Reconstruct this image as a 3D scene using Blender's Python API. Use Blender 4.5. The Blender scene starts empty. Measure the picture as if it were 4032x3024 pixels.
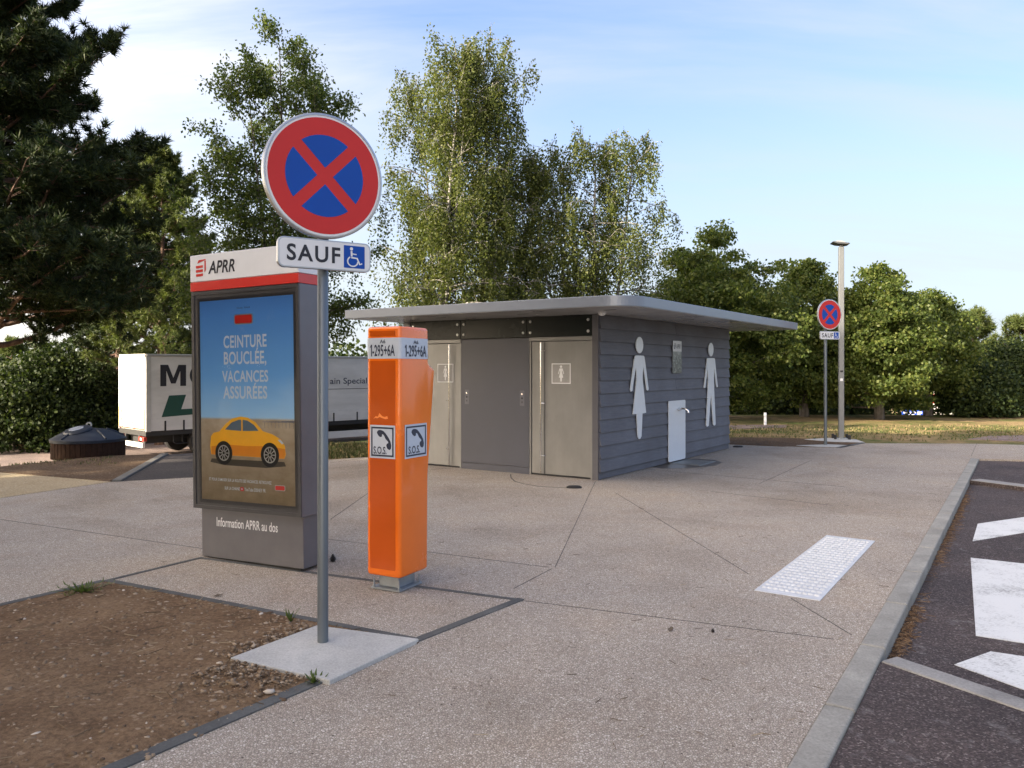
import bpy, bmesh, math, random
import numpy as np
from mathutils import Vector, Matrix
R = math.radians
scene = bpy.context.scene
col = scene.collection
rng = np.random.default_rng(7)
random.seed(7)

# ------------------------------------------------------------------ camera
FV, CX, HV, EYE = 1728.0, 1106.0, 795.5, 1.6        # focal, centre, horizon in a 2212 px wide view
cam_d = bpy.data.cameras.new('camera')
cam = bpy.data.objects.new('camera', cam_d)
col.objects.link(cam)
cam_d.sensor_width = 36.0
cam_d.lens = 36.0 * FV / 2212.0
cam_d.shift_y = -62.0 / 4032.0
cam_d.clip_end = 3000.0
cam_d.clip_start = 0.05
cam.location = (0, 0, EYE)
cam.rotation_euler = (R(90), 0, 0)
scene.camera = cam

def G(u, v, z=0.0):
    """ground point of a photograph measurement (used once, to survey the place)"""
    Y = FV * (EYE - z) / (v - HV)
    return ((u - CX) / FV * Y, Y)
def G3(u, v, z=0.0):
    x, y = G(u, v, z)
    return (x, y, z)

# ------------------------------------------------------------------ materials
MATS = {}
def newmat(name):
    m = bpy.data.materials.new(name)
    m.use_nodes = True
    nt = m.node_tree
    b = nt.nodes['Principled BSDF']
    return m, nt, b
def N(nt, typ, **kw):
    n = nt.nodes.new(typ)
    for k, v in kw.items():
        if k.startswith('_'):
            setattr(n, k[1:], v)
        else:
            n.inputs[k.replace('__', ' ')].default_value = v
    return n
def L(nt, a, b):
    nt.links.new(a, b)
def coords(nt, scale=(1, 1, 1), obj=True, rot=(0, 0, 0)):
    t = N(nt, 'ShaderNodeTexCoord')
    mp = N(nt, 'ShaderNodeMapping')
    mp.inputs['Scale'].default_value = scale
    mp.inputs['Rotation'].default_value = rot
    L(nt, t.outputs['Object' if obj else 'Generated'], mp.inputs['Vector'])
    return mp.outputs['Vector']
def ramp(nt, fac, stops):
    r = N(nt, 'ShaderNodeValToRGB')
    el = r.color_ramp.elements
    while len(el) < len(stops):
        el.new(0.5)
    for e, (p, c) in zip(el, stops):
        e.position = p
        e.color = (*c, 1) if len(c) == 3 else c
    L(nt, fac, r.inputs['Fac'])
    return r.outputs['Color']
def mix(nt, fac, a, b, blend='MIX'):
    n = nt.nodes.new('ShaderNodeMix')
    n.data_type = 'RGBA'
    n.blend_type = blend
    for s, v in ((n.inputs[0], fac), (n.inputs[6], a), (n.inputs[7], b)):
        if isinstance(v, (int, float)):
            s.default_value = v
        elif isinstance(v, tuple):
            s.default_value = (*v, 1)
        else:
            L(nt, v, s)
    return n.outputs[2]
def noise(nt, vec, scale, detail=4, rough=0.55, dist=0.0):
    n = N(nt, 'ShaderNodeTexNoise', Scale=scale, Detail=detail, Roughness=rough, Distortion=dist)
    L(nt, vec, n.inputs['Vector'])
    return n.outputs['Fac']
def bump(nt, b, h, strength=0.3, dist=0.01):
    n = N(nt, 'ShaderNodeBump', Strength=strength, Distance=dist)
    L(nt, h, n.inputs['Height'])
    L(nt, n.outputs['Normal'], b.inputs['Normal'])
def plain(name, colr, rough=0.5, metal=0.0, coat=0.0, var=0.12, vscale=6.0, stretch=(1, 1, 1), spec=0.5, bumpy=0.0, bscale=60):
    """paint / plastic / metal with a little dirt and tone variation"""
    if name in MATS:
        return MATS[name]
    m, nt, b = newmat(name)
    vec = coords(nt, stretch)
    f = noise(nt, vec, vscale, 6, 0.62)
    dark = tuple(c * (1 - var) for c in colr)
    lite = tuple(min(1, c * (1 + var)) for c in colr)
    c = ramp(nt, f, [(0.3, dark), (0.7, lite)])
    L(nt, c, b.inputs['Base Color'])
    rr = N(nt, 'ShaderNodeMapRange')
    rr.inputs['To Min'].default_value = max(0.02, rough - 0.1)
    rr.inputs['To Max'].default_value = min(1, rough + 0.12)
    L(nt, f, rr.inputs['Value'])
    L(nt, rr.outputs['Result'], b.inputs['Roughness'])
    b.inputs['Metallic'].default_value = metal
    b.inputs['Coat Weight'].default_value = coat
    b.inputs['Coat Roughness'].default_value = 0.08
    b.inputs['Specular IOR Level'].default_value = spec
    if bumpy:
        bump(nt, b, noise(nt, vec, bscale, 3), bumpy, 0.004)
    MATS[name] = m
    return m

def aggregate_mat():
    m, nt, b = newmat('exposed_aggregate')
    vec = coords(nt)
    def vor(scale, feat='F1'):
        v = N(nt, 'ShaderNodeTexVoronoi', Scale=scale)
        v.feature = feat
        L(nt, vec, v.inputs['Vector'])
        return v
    warp = N(nt, 'ShaderNodeTexNoise', Scale=30.0, Detail=2.0)
    L(nt, vec, warp.inputs['Vector'])
    v1 = vor(88.0)
    ve = vor(88.0, 'DISTANCE_TO_EDGE')
    sep = N(nt, 'ShaderNodeSeparateColor')
    L(nt, v1.outputs['Color'], sep.inputs[0])
    stone = ramp(nt, sep.outputs[0], [(0.0, (0.375, 0.325, 0.27)), (0.35, (0.495, 0.44, 0.37)), (0.7, (0.575, 0.52, 0.445)), (0.93, (0.65, 0.60, 0.53)), (1.0, (0.76, 0.71, 0.64))])
    gap = ramp(nt, ve.outputs['Distance'], [(0.04, (0, 0, 0)), (0.22, (1, 1, 1))])
    c = mix(nt, gap, (0.25, 0.215, 0.175), stone)
    v2 = vor(31.0)
    sep2 = N(nt, 'ShaderNodeSeparateColor')
    L(nt, v2.outputs['Color'], sep2.inputs[0])
    dk = ramp(nt, sep2.outputs[1], [(0.90, (0, 0, 0)), (0.95, (1, 1, 1))])
    near = ramp(nt, v2.outputs['Distance'], [(0.14, (1, 1, 1)), (0.2, (0, 0, 0))])
    spots = N(nt, 'ShaderNodeMath', _operation='MULTIPLY')
    L(nt, dk, spots.inputs[0]); L(nt, near, spots.inputs[1])
    c = mix(nt, spots.outputs[0], c, (0.09, 0.075, 0.06))
    big = ramp(nt, noise(nt, vec, 0.55, 6, 0.6), [(0.28, (0.76, 0.735, 0.71)), (0.5, (0.98, 0.98, 0.98)), (0.72, (1.1, 1.06, 1.0))])
    c = mix(nt, 1.0, c, big, 'MULTIPLY')
    pink = ramp(nt, noise(nt, vec, 2.3, 4, 0.5), [(0.5, (0, 0, 0)), (0.75, (0.5, 0.5, 0.5))])
    c = mix(nt, pink, c, mix(nt, 1.0, c, (1.04, 0.97, 0.91), 'MULTIPLY'))
    stn = ramp(nt, noise(nt, vec, 0.33, 5, 0.65, 0.8), [(0.52, (1, 1, 1)), (0.68, (0.80, 0.775, 0.745))])
    c = mix(nt, 1.0, c, stn, 'MULTIPLY')
    blot = ramp(nt, noise(nt, vec, 5.0, 4, 0.6), [(0.66, (1, 1, 1)), (0.76, (0.82, 0.80, 0.77))])
    c = mix(nt, 1.0, c, blot, 'MULTIPLY')
    L(nt, c, b.inputs['Base Color'])
    b.inputs['Roughness'].default_value = 0.88
    b.inputs['Specular IOR Level'].default_value = 0.2
    bump(nt, b, gap, 0.55, 0.006)
    MATS['aggregate'] = m
    return m
def asphalt_mat(name, base, speck, stain=True):
    m, nt, b = newmat(name)
    vec = coords(nt)
    v = N(nt, 'ShaderNodeTexVoronoi', Scale=120.0)
    L(nt, vec, v.inputs['Vector'])
    sep = N(nt, 'ShaderNodeSeparateColor')
    L(nt, v.outputs['Color'], sep.inputs[0])
    c = ramp(nt, sep.outputs[0], [(0.0, tuple(x * 0.6 for x in base)), (0.6, base), (0.9, tuple(x * 1.5 for x in base)), (1.0, speck)])
    big = ramp(nt, noise(nt, vec, 0.9, 6, 0.65), [(0.3, (0.72, 0.72, 0.74)), (0.7, (1.3, 1.24, 1.18))])
    c = mix(nt, 1.0, c, big, 'MULTIPLY')
    if stain:
        s = ramp(nt, noise(nt, vec, 7.0, 8, 0.72), [(0.58, (0, 0, 0)), (0.70, (0.6, 0.6, 0.6))])
        c = mix(nt, s, c, (0.21, 0.2, 0.19))
    L(nt, c, b.inputs['Base Color'])
    b.inputs['Roughness'].default_value = 0.9
    b.inputs['Specular IOR Level'].default_value = 0.25
    bump(nt, b, v.outputs['Distance'], 0.6, 0.006)
    return m
def concrete_mat(name, base, var=0.18):
    m, nt, b = newmat(name)
    vec = coords(nt)
    f = noise(nt, vec, 3.0, 8, 0.65)
    f2 = noise(nt, vec, 90.0, 3, 0.6)
    c = ramp(nt, f, [(0.3, tuple(x * (1 - var) for x in base)), (0.7, tuple(x * (1 + var * 0.7) for x in base))])
    c = mix(nt, 1.0, c, ramp(nt, f2, [(0.3, (0.8, 0.8, 0.8)), (0.7, (1.12, 1.12, 1.12))]), 'MULTIPLY')
    L(nt, c, b.inputs['Base Color'])
    b.inputs['Roughness'].default_value = 0.85
    b.inputs['Specular IOR Level'].default_value = 0.25
    bump(nt, b, f2, 0.25, 0.004)
    return m
def soil_mat(name, a, c2, pale, pale_amt=0.62):
    m, nt, b = newmat(name)
    vec = coords(nt)
    f = noise(nt, vec, 1.6, 8, 0.68)
    g = noise(nt, vec, 38.0, 5, 0.7)
    c = ramp(nt, f, [(0.3, a), (0.7, c2)])
    c = mix(nt, 1.0, c, ramp(nt, g, [(0.3, (0.6, 0.6, 0.6)), (0.7, (1.35, 1.35, 1.35))]), 'MULTIPLY')
    v = N(nt, 'ShaderNodeTexVoronoi', Scale=55.0)
    L(nt, vec, v.inputs['Vector'])
    sep = N(nt, 'ShaderNodeSeparateColor')
    L(nt, v.outputs['Color'], sep.inputs[0])
    p = ramp(nt, sep.outputs[0], [(pale_amt + 0.28, (0, 0, 0)), (pale_amt + 0.34, (0.8, 0.8, 0.8))])
    c = mix(nt, p, c, pale)
    L(nt, c, b.inputs['Base Color'])
    b.inputs['Roughness'].default_value = 0.95
    b.inputs['Specular IOR Level'].default_value = 0.1
    hm = N(nt, 'ShaderNodeMath', _operation='ADD')
    L(nt, g, hm.inputs[0]); L(nt, f, hm.inputs[1])
    bump(nt, b, hm.outputs[0], 0.8, 0.02)
    return m
def ground_mat():
    m, nt, b = newmat('dry_grass_ground')
    vec = coords(nt)
    f = noise(nt, vec, 0.45, 8, 0.7)
    f2 = noise(nt, vec, 2.4, 8, 0.72)
    g = noise(nt, vec, 24.0, 5, 0.75)
    straw = ramp(nt, f2, [(0.3, (0.17, 0.11, 0.06)), (0.55, (0.30, 0.22, 0.11)), (0.75, (0.37, 0.29, 0.15))])
    green = ramp(nt, g, [(0.3, (0.055, 0.075, 0.02)), (0.7, (0.12, 0.14, 0.045))])
    k = ramp(nt, f, [(0.44, (0, 0, 0)), (0.6, (1, 1, 1))])
    c = mix(nt, k, straw, green)
    c = mix(nt, 1.0, c, ramp(nt, g, [(0.3, (0.65, 0.65, 0.65)), (0.7, (1.25, 1.25, 1.25))]), 'MULTIPLY')
    L(nt, c, b.inputs['Base Color'])
    b.inputs['Roughness'].default_value = 0.95
    b.inputs['Specular IOR Level'].default_value = 0.1
    bump(nt, b, g, 0.8, 0.03)
    return m
def leaf_mat(name, a, b2, c3, trans=0.35, rough=0.45):
    m, nt, b = newmat(name)
    geo = N(nt, 'ShaderNodeNewGeometry')
    c = ramp(nt, geo.outputs['Random Per Island'], [(0.0, a), (0.55, b2), (1.0, c3)])
    L(nt, c, b.inputs['Base Color'])
    b.inputs['Roughness'].default_value = rough
    b.inputs['Specular IOR Level'].default_value = 0.2
    t = N(nt, 'ShaderNodeBsdfTranslucent')
    L(nt, mix(nt, 1.0, c, (1.5, 1.6, 0.8), 'MULTIPLY'), t.inputs['Color'])
    ms = N(nt, 'ShaderNodeMixShader', Fac=trans)
    out = nt.nodes['Material Output']
    L(nt, b.outputs[0], ms.inputs[1]); L(nt, t.outputs[0], ms.inputs[2])
    L(nt, ms.outputs[0], out.inputs['Surface'])
    return m
def island_mat(name, stops, rough=0.9):
    m, nt, b = newmat(name)
    geo = N(nt, 'ShaderNodeNewGeometry')
    c = ramp(nt, geo.outputs['Random Per Island'], stops)
    L(nt, c, b.inputs['Base Color'])
    b.inputs['Roughness'].default_value = rough
    b.inputs['Specular IOR Level'].default_value = 0.2
    return m
def bark_mat(name, a, b2, birch=False):
    m, nt, b = newmat(name)
    vec = coords(nt, (1, 1, 0.35) if not birch else (1, 1, 3.0))
    f = noise(nt, vec, 9.0, 6, 0.7)
    c = ramp(nt, f, [(0.38, a), (0.6, b2)])
    L(nt, c, b.inputs['Base Color'])
    b.inputs['Roughness'].default_value = 0.9
    bump(nt, b, f, 0.7, 0.03)
    return m
def wood_siding_mat():
    m, nt, b = newmat('painted_siding')
    vec = coords(nt, (1, 0.5, 9))
    f = noise(nt, vec, 7.0, 8, 0.7, 0.4)
    geo = N(nt, 'ShaderNodeNewGeometry')
    tone = ramp(nt, geo.outputs['Random Per Island'], [(0, (0.09, 0.095, 0.114)), (1, (0.108, 0.114, 0.136))])
    c = mix(nt, 1.0, tone, ramp(nt, f, [(0.3, (0.8, 0.8, 0.82)), (0.62, (1.06, 1.06, 1.06)), (0.74, (1.3, 1.3, 1.3))]), 'MULTIPLY')
    dirt = ramp(nt, noise(nt, coords(nt, (1, 1, 1)), 1.3, 6, 0.6), [(0.35, (0.86, 0.84, 0.82)), (0.65, (1.08, 1.08, 1.08))])
    c = mix(nt, 1.0, c, dirt, 'MULTIPLY')
    L(nt, c, b.inputs['Base Color'])
    b.inputs['Roughness'].default_value = 0.62
    bump(nt, b, f, 0.35, 0.004)
    return m
def brushed_mat(name, colr, rough, scale=(120, 120, 1.5)):
    m, nt, b = newmat(name)
    f = noise(nt, coords(nt, scale), 1.0, 4, 0.6)
    f2 = noise(nt, coords(nt, (1, 1, 0.6)), 2.0, 6, 0.6)
    c = ramp(nt, f2, [(0.3, tuple(x * 0.85 for x in colr)), (0.7, tuple(x * 1.08 for x in colr))])
    L(nt, c, b.inputs['Base Color'])
    rr = N(nt, 'ShaderNodeMapRange')
    rr.inputs['To Min'].default_value = rough - 0.07
    rr.inputs['To Max'].default_value = rough + 0.12
    L(nt, f, rr.inputs['Value'])
    L(nt, rr.outputs[0], b.inputs['Roughness'])
    b.inputs['Metallic'].default_value = 0.85
    bump(nt, b, f, 0.05, 0.001)
    return m
def paint_mark_mat():
    m, nt, b = newmat('worn_road_paint')
    vec = coords(nt)
    f = noise(nt, vec, 3.0, 10, 0.75)
    f2 = noise(nt, coords(nt, (1, 4, 1), rot=(0, 0, 0.6)), 38.0, 4, 0.7)
    ad = N(nt, 'ShaderNodeMath', _operation='ADD')
    L(nt, f, ad.inputs[0]); L(nt, f2, ad.inputs[1])
    w = ramp(nt, ad.outputs[0], [(0.77, (0.15, 0.14, 0.135)), (0.86, (0.36, 0.365, 0.35)), (0.95, (0.55, 0.56, 0.54)), (1.1, (0.64, 0.65, 0.63))])
    L(nt, w, b.inputs['Base Color'])
    b.inputs['Roughness'].default_value = 0.75
    bump(nt, b, f2, 0.3, 0.003)
    return m
def poster_mat():
    """printed picture: blue sky over a beach (print colours, by height on the sheet)"""
    m, nt, b = newmat('printed_beach_poster')
    t = N(nt, 'ShaderNodeTexCoord')
    s = N(nt, 'ShaderNodeSeparateXYZ')
    L(nt, t.outputs['Generated'], s.inputs[0])
    sky = ramp(nt, s.outputs['Z'], [(0.40, (0.36, 0.62, 0.86)), (0.62, (0.17, 0.42, 0.76)), (0.92, (0.09, 0.27, 0.62)), (1.0, (0.07, 0.21, 0.52))])
    vec = coords(nt, (1, 1, 2.5), obj=False)
    sand = ramp(nt, noise(nt, vec, 6.0, 6, 0.6), [(0.3, (0.25, 0.20, 0.13)), (0.7, (0.36, 0.31, 0.23))])
    low = ramp(nt, s.outputs['Z'], [(0.0, (0.68, 0.62, 0.5)), (0.4, (1.45, 1.45, 1.5))])
    sand = mix(nt, 1.0, sand, low, 'MULTIPLY')
    k = ramp(nt, s.outputs['Z'], [(0.405, (0, 0, 0)), (0.415, (1, 1, 1))])
    c = mix(nt, k, sand, sky)
    cl = ramp(nt, noise(nt, coords(nt, (3, 1, 5), obj=False), 1.6, 6, 0.6), [(0.58, (0, 0, 0)), (0.8, (0.25, 0.25, 0.25))])
    clm = ramp(nt, s.outputs['Z'], [(0.78, (0, 0, 0)), (0.86, (1, 1, 1)), (0.96, (0, 0, 0))])
    mm = N(nt, 'ShaderNodeMath', _operation='MULTIPLY')
    L(nt, cl, mm.inputs[0]); L(nt, clm, mm.inputs[1])
    c = mix(nt, mm.outputs[0], c, (0.55, 0.6, 0.7))
    L(nt, c, b.inputs['Base Color'])
    b.inputs['Roughness'].default_value = 0.5
    b.inputs['Specular IOR Level'].default_value = 0.3
    return m
def glass_pane_mat(name, tint=(1, 1, 1), mixv=0.12, rough=0.03):
    m, nt, b = newmat(name)
    out = nt.nodes['Material Output']
    tr = N(nt, 'ShaderNodeBsdfTransparent')
    tr.inputs['Color'].default_value = (*tint, 1)
    gl = N(nt, 'ShaderNodeBsdfGlossy', Roughness=rough)
    fr = N(nt, 'ShaderNodeFresnel', IOR=1.3)
    ms = N(nt, 'ShaderNodeMixShader')
    L(nt, fr.outputs[0], ms.inputs['Fac'])
    L(nt, tr.outputs[0], ms.inputs[1]); L(nt, gl.outputs[0], ms.inputs[2])
    L(nt, ms.outputs[0], out.inputs['Surface'])
    return m

# ------------------------------------------------------------------ mesh helpers
class MB:
    def __init__(s):
        s.v, s.f = [], []
    def add(s, vs, fs):
        o = len(s.v)
        s.v += [tuple(p) for p in vs]
        s.f += [tuple(i + o for i in f) for f in fs]
        return s
    def box(s, x0, x1, y0, y1, z0, z1, M=None):
        vs = [Vector(p) for p in ((x0, y0, z0), (x1, y0, z0), (x1, y1, z0), (x0, y1, z0), (x0, y0, z1), (x1, y0, z1), (x1, y1, z1), (x0, y1, z1))]
        if M: vs = [M @ p for p in vs]
        return s.add(vs, [(0, 3, 2, 1), (4, 5, 6, 7), (0, 1, 5, 4), (1, 2, 6, 5), (2, 3, 7, 6), (3, 0, 4, 7)])
    def prism(s, pts, a, b, M=None, cap=True):
        """polygon in xy extruded from z=a to z=b, optional matrix"""
        n = len(pts)
        area = sum(pts[i][0] * pts[(i + 1) % n][1] - pts[(i + 1) % n][0] * pts[i][1] for i in range(n))
        if area < 0: pts = list(reversed(pts))
        vs = [Vector((p[0], p[1], a)) for p in pts] + [Vector((p[0], p[1], b)) for p in pts]
        if M: vs = [M @ p for p in vs]
        fs = [(i, (i + 1) % n, n + (i + 1) % n, n + i) for i in range(n)]
        if cap: fs += [tuple(range(n - 1, -1, -1)), tuple(range(n, 2 * n))]
        return s.add(vs, fs)
    def tube(s, path, rad, n=10, cap=True):
        path = [Vector(p) for p in path]
        rads = rad if isinstance(rad, (list, tuple)) else [rad] * len(path)
        vs, fs = [], []
        up = None
        for i, p in enumerate(path):
            d = (path[min(i + 1, len(path) - 1)] - path[max(i - 1, 0)]).normalized()
            if up is None:
                up = Vector((0, 0, 1)) if abs(d.z) < 0.9 else Vector((1, 0, 0))
            a = d.cross(up).normalized(); b = d.cross(a).normalized()
            up = a.cross(d).normalized() if abs(d.z) < 0.999 else up
            for k in range(n):
                t = 2 * math.pi * k / n
                vs.append(p + (a * math.cos(t) + b * math.sin(t)) * rads[i])
        for i in range(len(path) - 1):
            for k in range(n):
                fs.append((i * n + k, i * n + (k + 1) % n, (i + 1) * n + (k + 1) % n, (i + 1) * n + k))
        if cap:
            fs += [tuple(range(n - 1, -1, -1)), tuple((len(path) - 1) * n + k for k in range(n))]
        return s.add(vs, fs)
    def lathe(s, prof, n=32, M=None):
        """profile of (r, z) round the z axis"""
        vs, fs = [], []
        for r, z in prof:
            for k in range(n):
                t = 2 * math.pi * k / n
                vs.append(Vector((r * math.cos(t), r * math.sin(t), z)))
        m = len(prof)
        for i in range(m - 1):
            for k in range(n):
                fs.append((i * n + k, i * n + (k + 1) % n, (i + 1) * n + (k + 1) % n, (i + 1) * n + k))
        fs += [tuple(range(n - 1, -1, -1)), tuple((m - 1) * n + k for k in range(n))]
        if M: vs = [M @ p for p in vs]
        return s.add(vs, fs)
    def build(s, name, mat, parent=None, bevel=0.0, seg=2, smooth=False, loc=None):
        me = bpy.data.meshes.new(name)
        bm = bmesh.new()
        bv = [bm.verts.new(p) for p in s.v]
        for f in s.f:
            try: bm.faces.new([bv[i] for i in f])
            except ValueError: pass
        bmesh.ops.remove_doubles(bm, verts=bm.verts[:], dist=1e-6)
        bmesh.ops.dissolve_degenerate(bm, edges=bm.edges[:], dist=1e-7)
        bmesh.ops.recalc_face_normals(bm, faces=bm.faces[:])
        if bevel:
            es = [e for e in bm.edges if len(e.link_faces) == 2 and e.calc_face_angle(0) > 0.6]
            bmesh.ops.bevel(bm, geom=es, offset=bevel, segments=seg, profile=0.5, affect='EDGES', clamp_overlap=True)
        big = [f for f in bm.faces if len(f.verts) > 4]
        if big: bmesh.ops.triangulate(bm, faces=big)
        bm.to_mesh(me); bm.free()
        me.materials.append(mat)
        if smooth:
            me.polygons.foreach_set('use_smooth', [True] * len(me.polygons))
            me.set_sharp_from_angle(angle=R(40))
        return link(name, me, parent, loc)
def link(name, me, parent=None, loc=None):
    o = bpy.data.objects.new(name, me)
    col.objects.link(o)
    if parent: o.parent = parent
    if loc: o.location = loc
    return o
def np_mesh(name, V, F, mat, parent=None, smooth=False):
    """V (n,3), F (m,k) arrays -> one mesh object"""
    me = bpy.data.meshes.new(name)
    V = np.asarray(V, np.float32); F = np.asarray(F, np.int32)
    me.vertices.add(len(V)); me.vertices.foreach_set('co', V.ravel())
    k = F.shape[1]
    me.loops.add(F.size); me.loops.foreach_set('vertex_index', F.ravel())
    me.polygons.add(len(F)); me.polygons.foreach_set('loop_start', np.arange(0, F.size, k, dtype=np.int32))
    if smooth: me.polygons.foreach_set('use_smooth', np.ones(len(F), bool))
    me.update(calc_edges=True); me.validate()
    me.materials.append(mat)
    return link(name, me, parent)
def tag(o, label=None, cat=None, group=None, kind=None):
    if label: o['label'] = label
    if cat: o['category'] = cat
    if group: o['group'] = group
    if kind: o['kind'] = kind
    return o
def empty(name, loc, rz=0.0, tilt=(0, 0)):
    o = bpy.data.objects.new(name, None)
    o.empty_display_size = 0.2
    col.objects.link(o)
    o.location = loc; o.rotation_euler = (tilt[0], tilt[1], rz)
    return o
def struct(name, mb, mat, **kw):
    return tag(mb.build(name, mat, **kw), kind='structure')
def copy_tree(o, parent=None):
    c = o.copy(); col.objects.link(c)
    if parent: c.parent = parent
    for ch in o.children: copy_tree(ch, c)
    return c

# frames map (u, v, n) on a face to local xyz
def frame(origin, u, v, n):
    M = Matrix.Identity(4)
    for i, a in enumerate((u, v, n)):
        for j in range(3): M[j][i] = a[j]
    for j in range(3): M[j][3] = origin[j]
    return M
def FRONT(y=0.0): return frame((0, y, 0), (1, 0, 0), (0, 0, 1), (0, -1, 0))
def RIGHT(x=0.0): return frame((x, 0, 0), (0, 1, 0), (0, 0, 1), (1, 0, 0))
def REAR(x=0.0): return frame((x, 0, 0), (0, -1, 0), (0, 0, 1), (-1, 0, 0))

def text_geo(body, bold=0.0, shear=0.0, spacing=1.0):
    cu = bpy.data.curves.new('glyphs', 'FONT')
    cu.body = body; cu.resolution_u = 4; cu.offset = bold; cu.shear = shear; cu.space_character = spacing
    o = bpy.data.objects.new('glyphs', cu)
    col.objects.link(o)
    bpy.context.view_layer.update()
    dg = bpy.context.evaluated_depsgraph_get()
    me = o.evaluated_get(dg).to_mesh()
    vs = [v.co.copy() for v in me.vertices]
    fs = [tuple(p.vertices) for p in me.polygons]
    o.evaluated_get(dg).to_mesh_clear()
    bpy.data.objects.remove(o); bpy.data.curves.remove(cu)
    return vs, fs
def text(name, body, box, M, off, mat, parent, bold=0.0, shear=0.0, spacing=1.0, fit=None):
    """lettering fitted to the box (u0,u1,v0,v1) on frame M, standing off the face by off"""
    vs, fs = text_geo(body, bold, shear, spacing)
    xs = [v.x for v in vs]; ys = [v.y for v in vs]
    x0, x1, y0, y1 = min(xs), max(xs), min(ys), max(ys)
    u0, u1, v0, v1 = box
    P = [M @ Vector((u0 + (v.x - x0) / (x1 - x0) * (u1 - u0), v0 + (v.y - y0) / (y1 - y0) * (v1 - v0), off)) for v in vs]
    mb = MB().add(P, fs)
    me = bpy.data.meshes.new(name)
    me.from_pydata([tuple(p) for p in mb.v], [], mb.f)
    me.update()
    # face outwards
    n = (M.to_3x3() @ Vector((0, 0, 1)))
    if me.polygons and me.polygons[0].normal.dot(n) < 0: me.flip_normals()
    me.materials.append(mat)
    return link(name, me, parent)
def poly(name, pts, M, off, thick, mat, parent, bevel=0.0, smooth=False):
    return MB().prism(pts, off, off + thick, M).build(name, mat, parent, bevel, smooth=smooth)
def rrect(u0, u1, v0, v1, r, n=6):
    P = []
    for cx, cy, a in ((u1 - r, v0 + r, -90), (u1 - r, v1 - r, 0), (u0 + r, v1 - r, 90), (u0 + r, v0 + r, 180)):
        for k in range(n + 1):
            t = R(a + 90 * k / n)
            P.append((cx + r * math.cos(t), cy + r * math.sin(t)))
    return P
def circle(cx, cy, r, n=32, a0=0, a1=360):
    return [(cx + r * math.cos(R(a0 + (a1 - a0) * k / n)), cy + r * math.sin(R(a0 + (a1 - a0) * k / n))) for k in range(n + (0 if a1 - a0 == 360 else 1))]
def stroke(mb, path, w, off, thick, M):
    """flat ribbon along a 2-D path"""
    p = [Vector(q) for q in path]
    Lft, Rgt = [], []
    for i in range(len(p)):
        d = (p[min(i + 1, len(p) - 1)] - p[max(i - 1, 0)]).normalized()
        nn = Vector((-d.y, d.x)) * w / 2
        Lft.append(p[i] + nn); Rgt.append(p[i] - nn)
    mb.prism([tuple(q) for q in Lft] + [tuple(q) for q in reversed(Rgt)], off, off + thick, M)
def ring(mb, ro, ri, off, thick, M, c=(0, 0), n=48):
    o = circle(*c, ro, n); i_ = circle(*c, ri, n)
    vs = [M @ Vector((*p, off)) for p in o] + [M @ Vector((*p, off)) for p in i_] + [M @ Vector((*p, off + thick)) for p in o] + [M @ Vector((*p, off + thick)) for p in i_]
    fs = []
    for k in range(n):
        j = (k + 1) % n
        fs += [(k, n + k, n + j, j), (2 * n + k, 2 * n + j, 3 * n + j, 3 * n + k), (k, j, 2 * n + j, 2 * n + k), (n + k, 3 * n + k, 3 * n + j, n + j)]
    mb.add(vs, fs)
def frame_ring(mb, u0, u1, v0, v1, w, off, thick, M):
    """rectangular frame of four butted bars"""
    for a in ((u0, u1, v1 - w, v1), (u0, u1, v0, v0 + w), (u0, u0 + w, v0 + w, v1 - w), (u1 - w, u1, v0 + w, v1 - w)):
        mb.prism([(a[0], a[2]), (a[1], a[2]), (a[1], a[3]), (a[0], a[3])], off, off + thick, M)
SUN_X, SUN_Y, SUN_EL, SUN_E = -0.905, -0.425, 22.5, 4.4
SKY_S, EXPO = 0.10, 1.84
CLOUD = (2.25, 2.42, 2.58)
SKY_T = (0.67, 0.79, 1.0)
GLOW = (70.0, 56.0, 40.0)
SHADERS = [(-14, 4.0, 1.05, 1.0), (-18, 10.0, .92, 2.2), (-13, -7, 1.15, 3.0), (-20, 1.5, 1.35, 4.1), (-21, -6, 1.3, 5.2), (-12.5, 1.2, .9, .4), (-9, -9, 1.0, 2.8), (-16, -13, 1.1, 1.5), (-18, 3.4, 1.2, .7), (-18, -2.6, 1.25, 3.6)]
# ------------------------------------------------------------------ shared materials
AGG = aggregate_mat()
ASPH = asphalt_mat('parking_asphalt', (0.066, 0.054, 0.052), (0.20, 0.18, 0.165))
ASPH2 = asphalt_mat('driveway_asphalt', (0.05, 0.046, 0.045), (0.13, 0.12, 0.11), False)
ROADM = asphalt_mat('reddish_road', (0.19, 0.15, 0.135), (0.3, 0.27, 0.25), False)
CONC = concrete_mat('kerb_concrete', (0.30, 0.292, 0.258), 0.26)
CONC_L = concrete_mat('pale_concrete', (0.44, 0.44, 0.415))
STRIP = concrete_mat('gutter_concrete', (0.27, 0.265, 0.25), 0.25)
EDGE = concrete_mat('dark_edging', (0.10, 0.103, 0.10), 0.3)
SOIL = soil_mat('bare_soil', (0.125, 0.078, 0.045), (0.225, 0.152, 0.09), (0.34, 0.26, 0.18), .67)
SOILD = soil_mat('dark_soil', (0.085, 0.056, 0.036), (0.13, 0.088, 0.056), (0.22, 0.18, 0.13))
SAND = soil_mat('sandy_path', (0.35, 0.28, 0.17), (0.42, 0.34, 0.22), (0.5, 0.43, 0.32))
GRND = ground_mat()
MARK = paint_mark_mat()
STEEL = brushed_mat('brushed_steel', (0.235, 0.238, 0.24), 0.46)
GALV = plain('galvanised_metal', (0.30, 0.33, 0.35), 0.42, 0.7, var=0.16, vscale=9)
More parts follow.
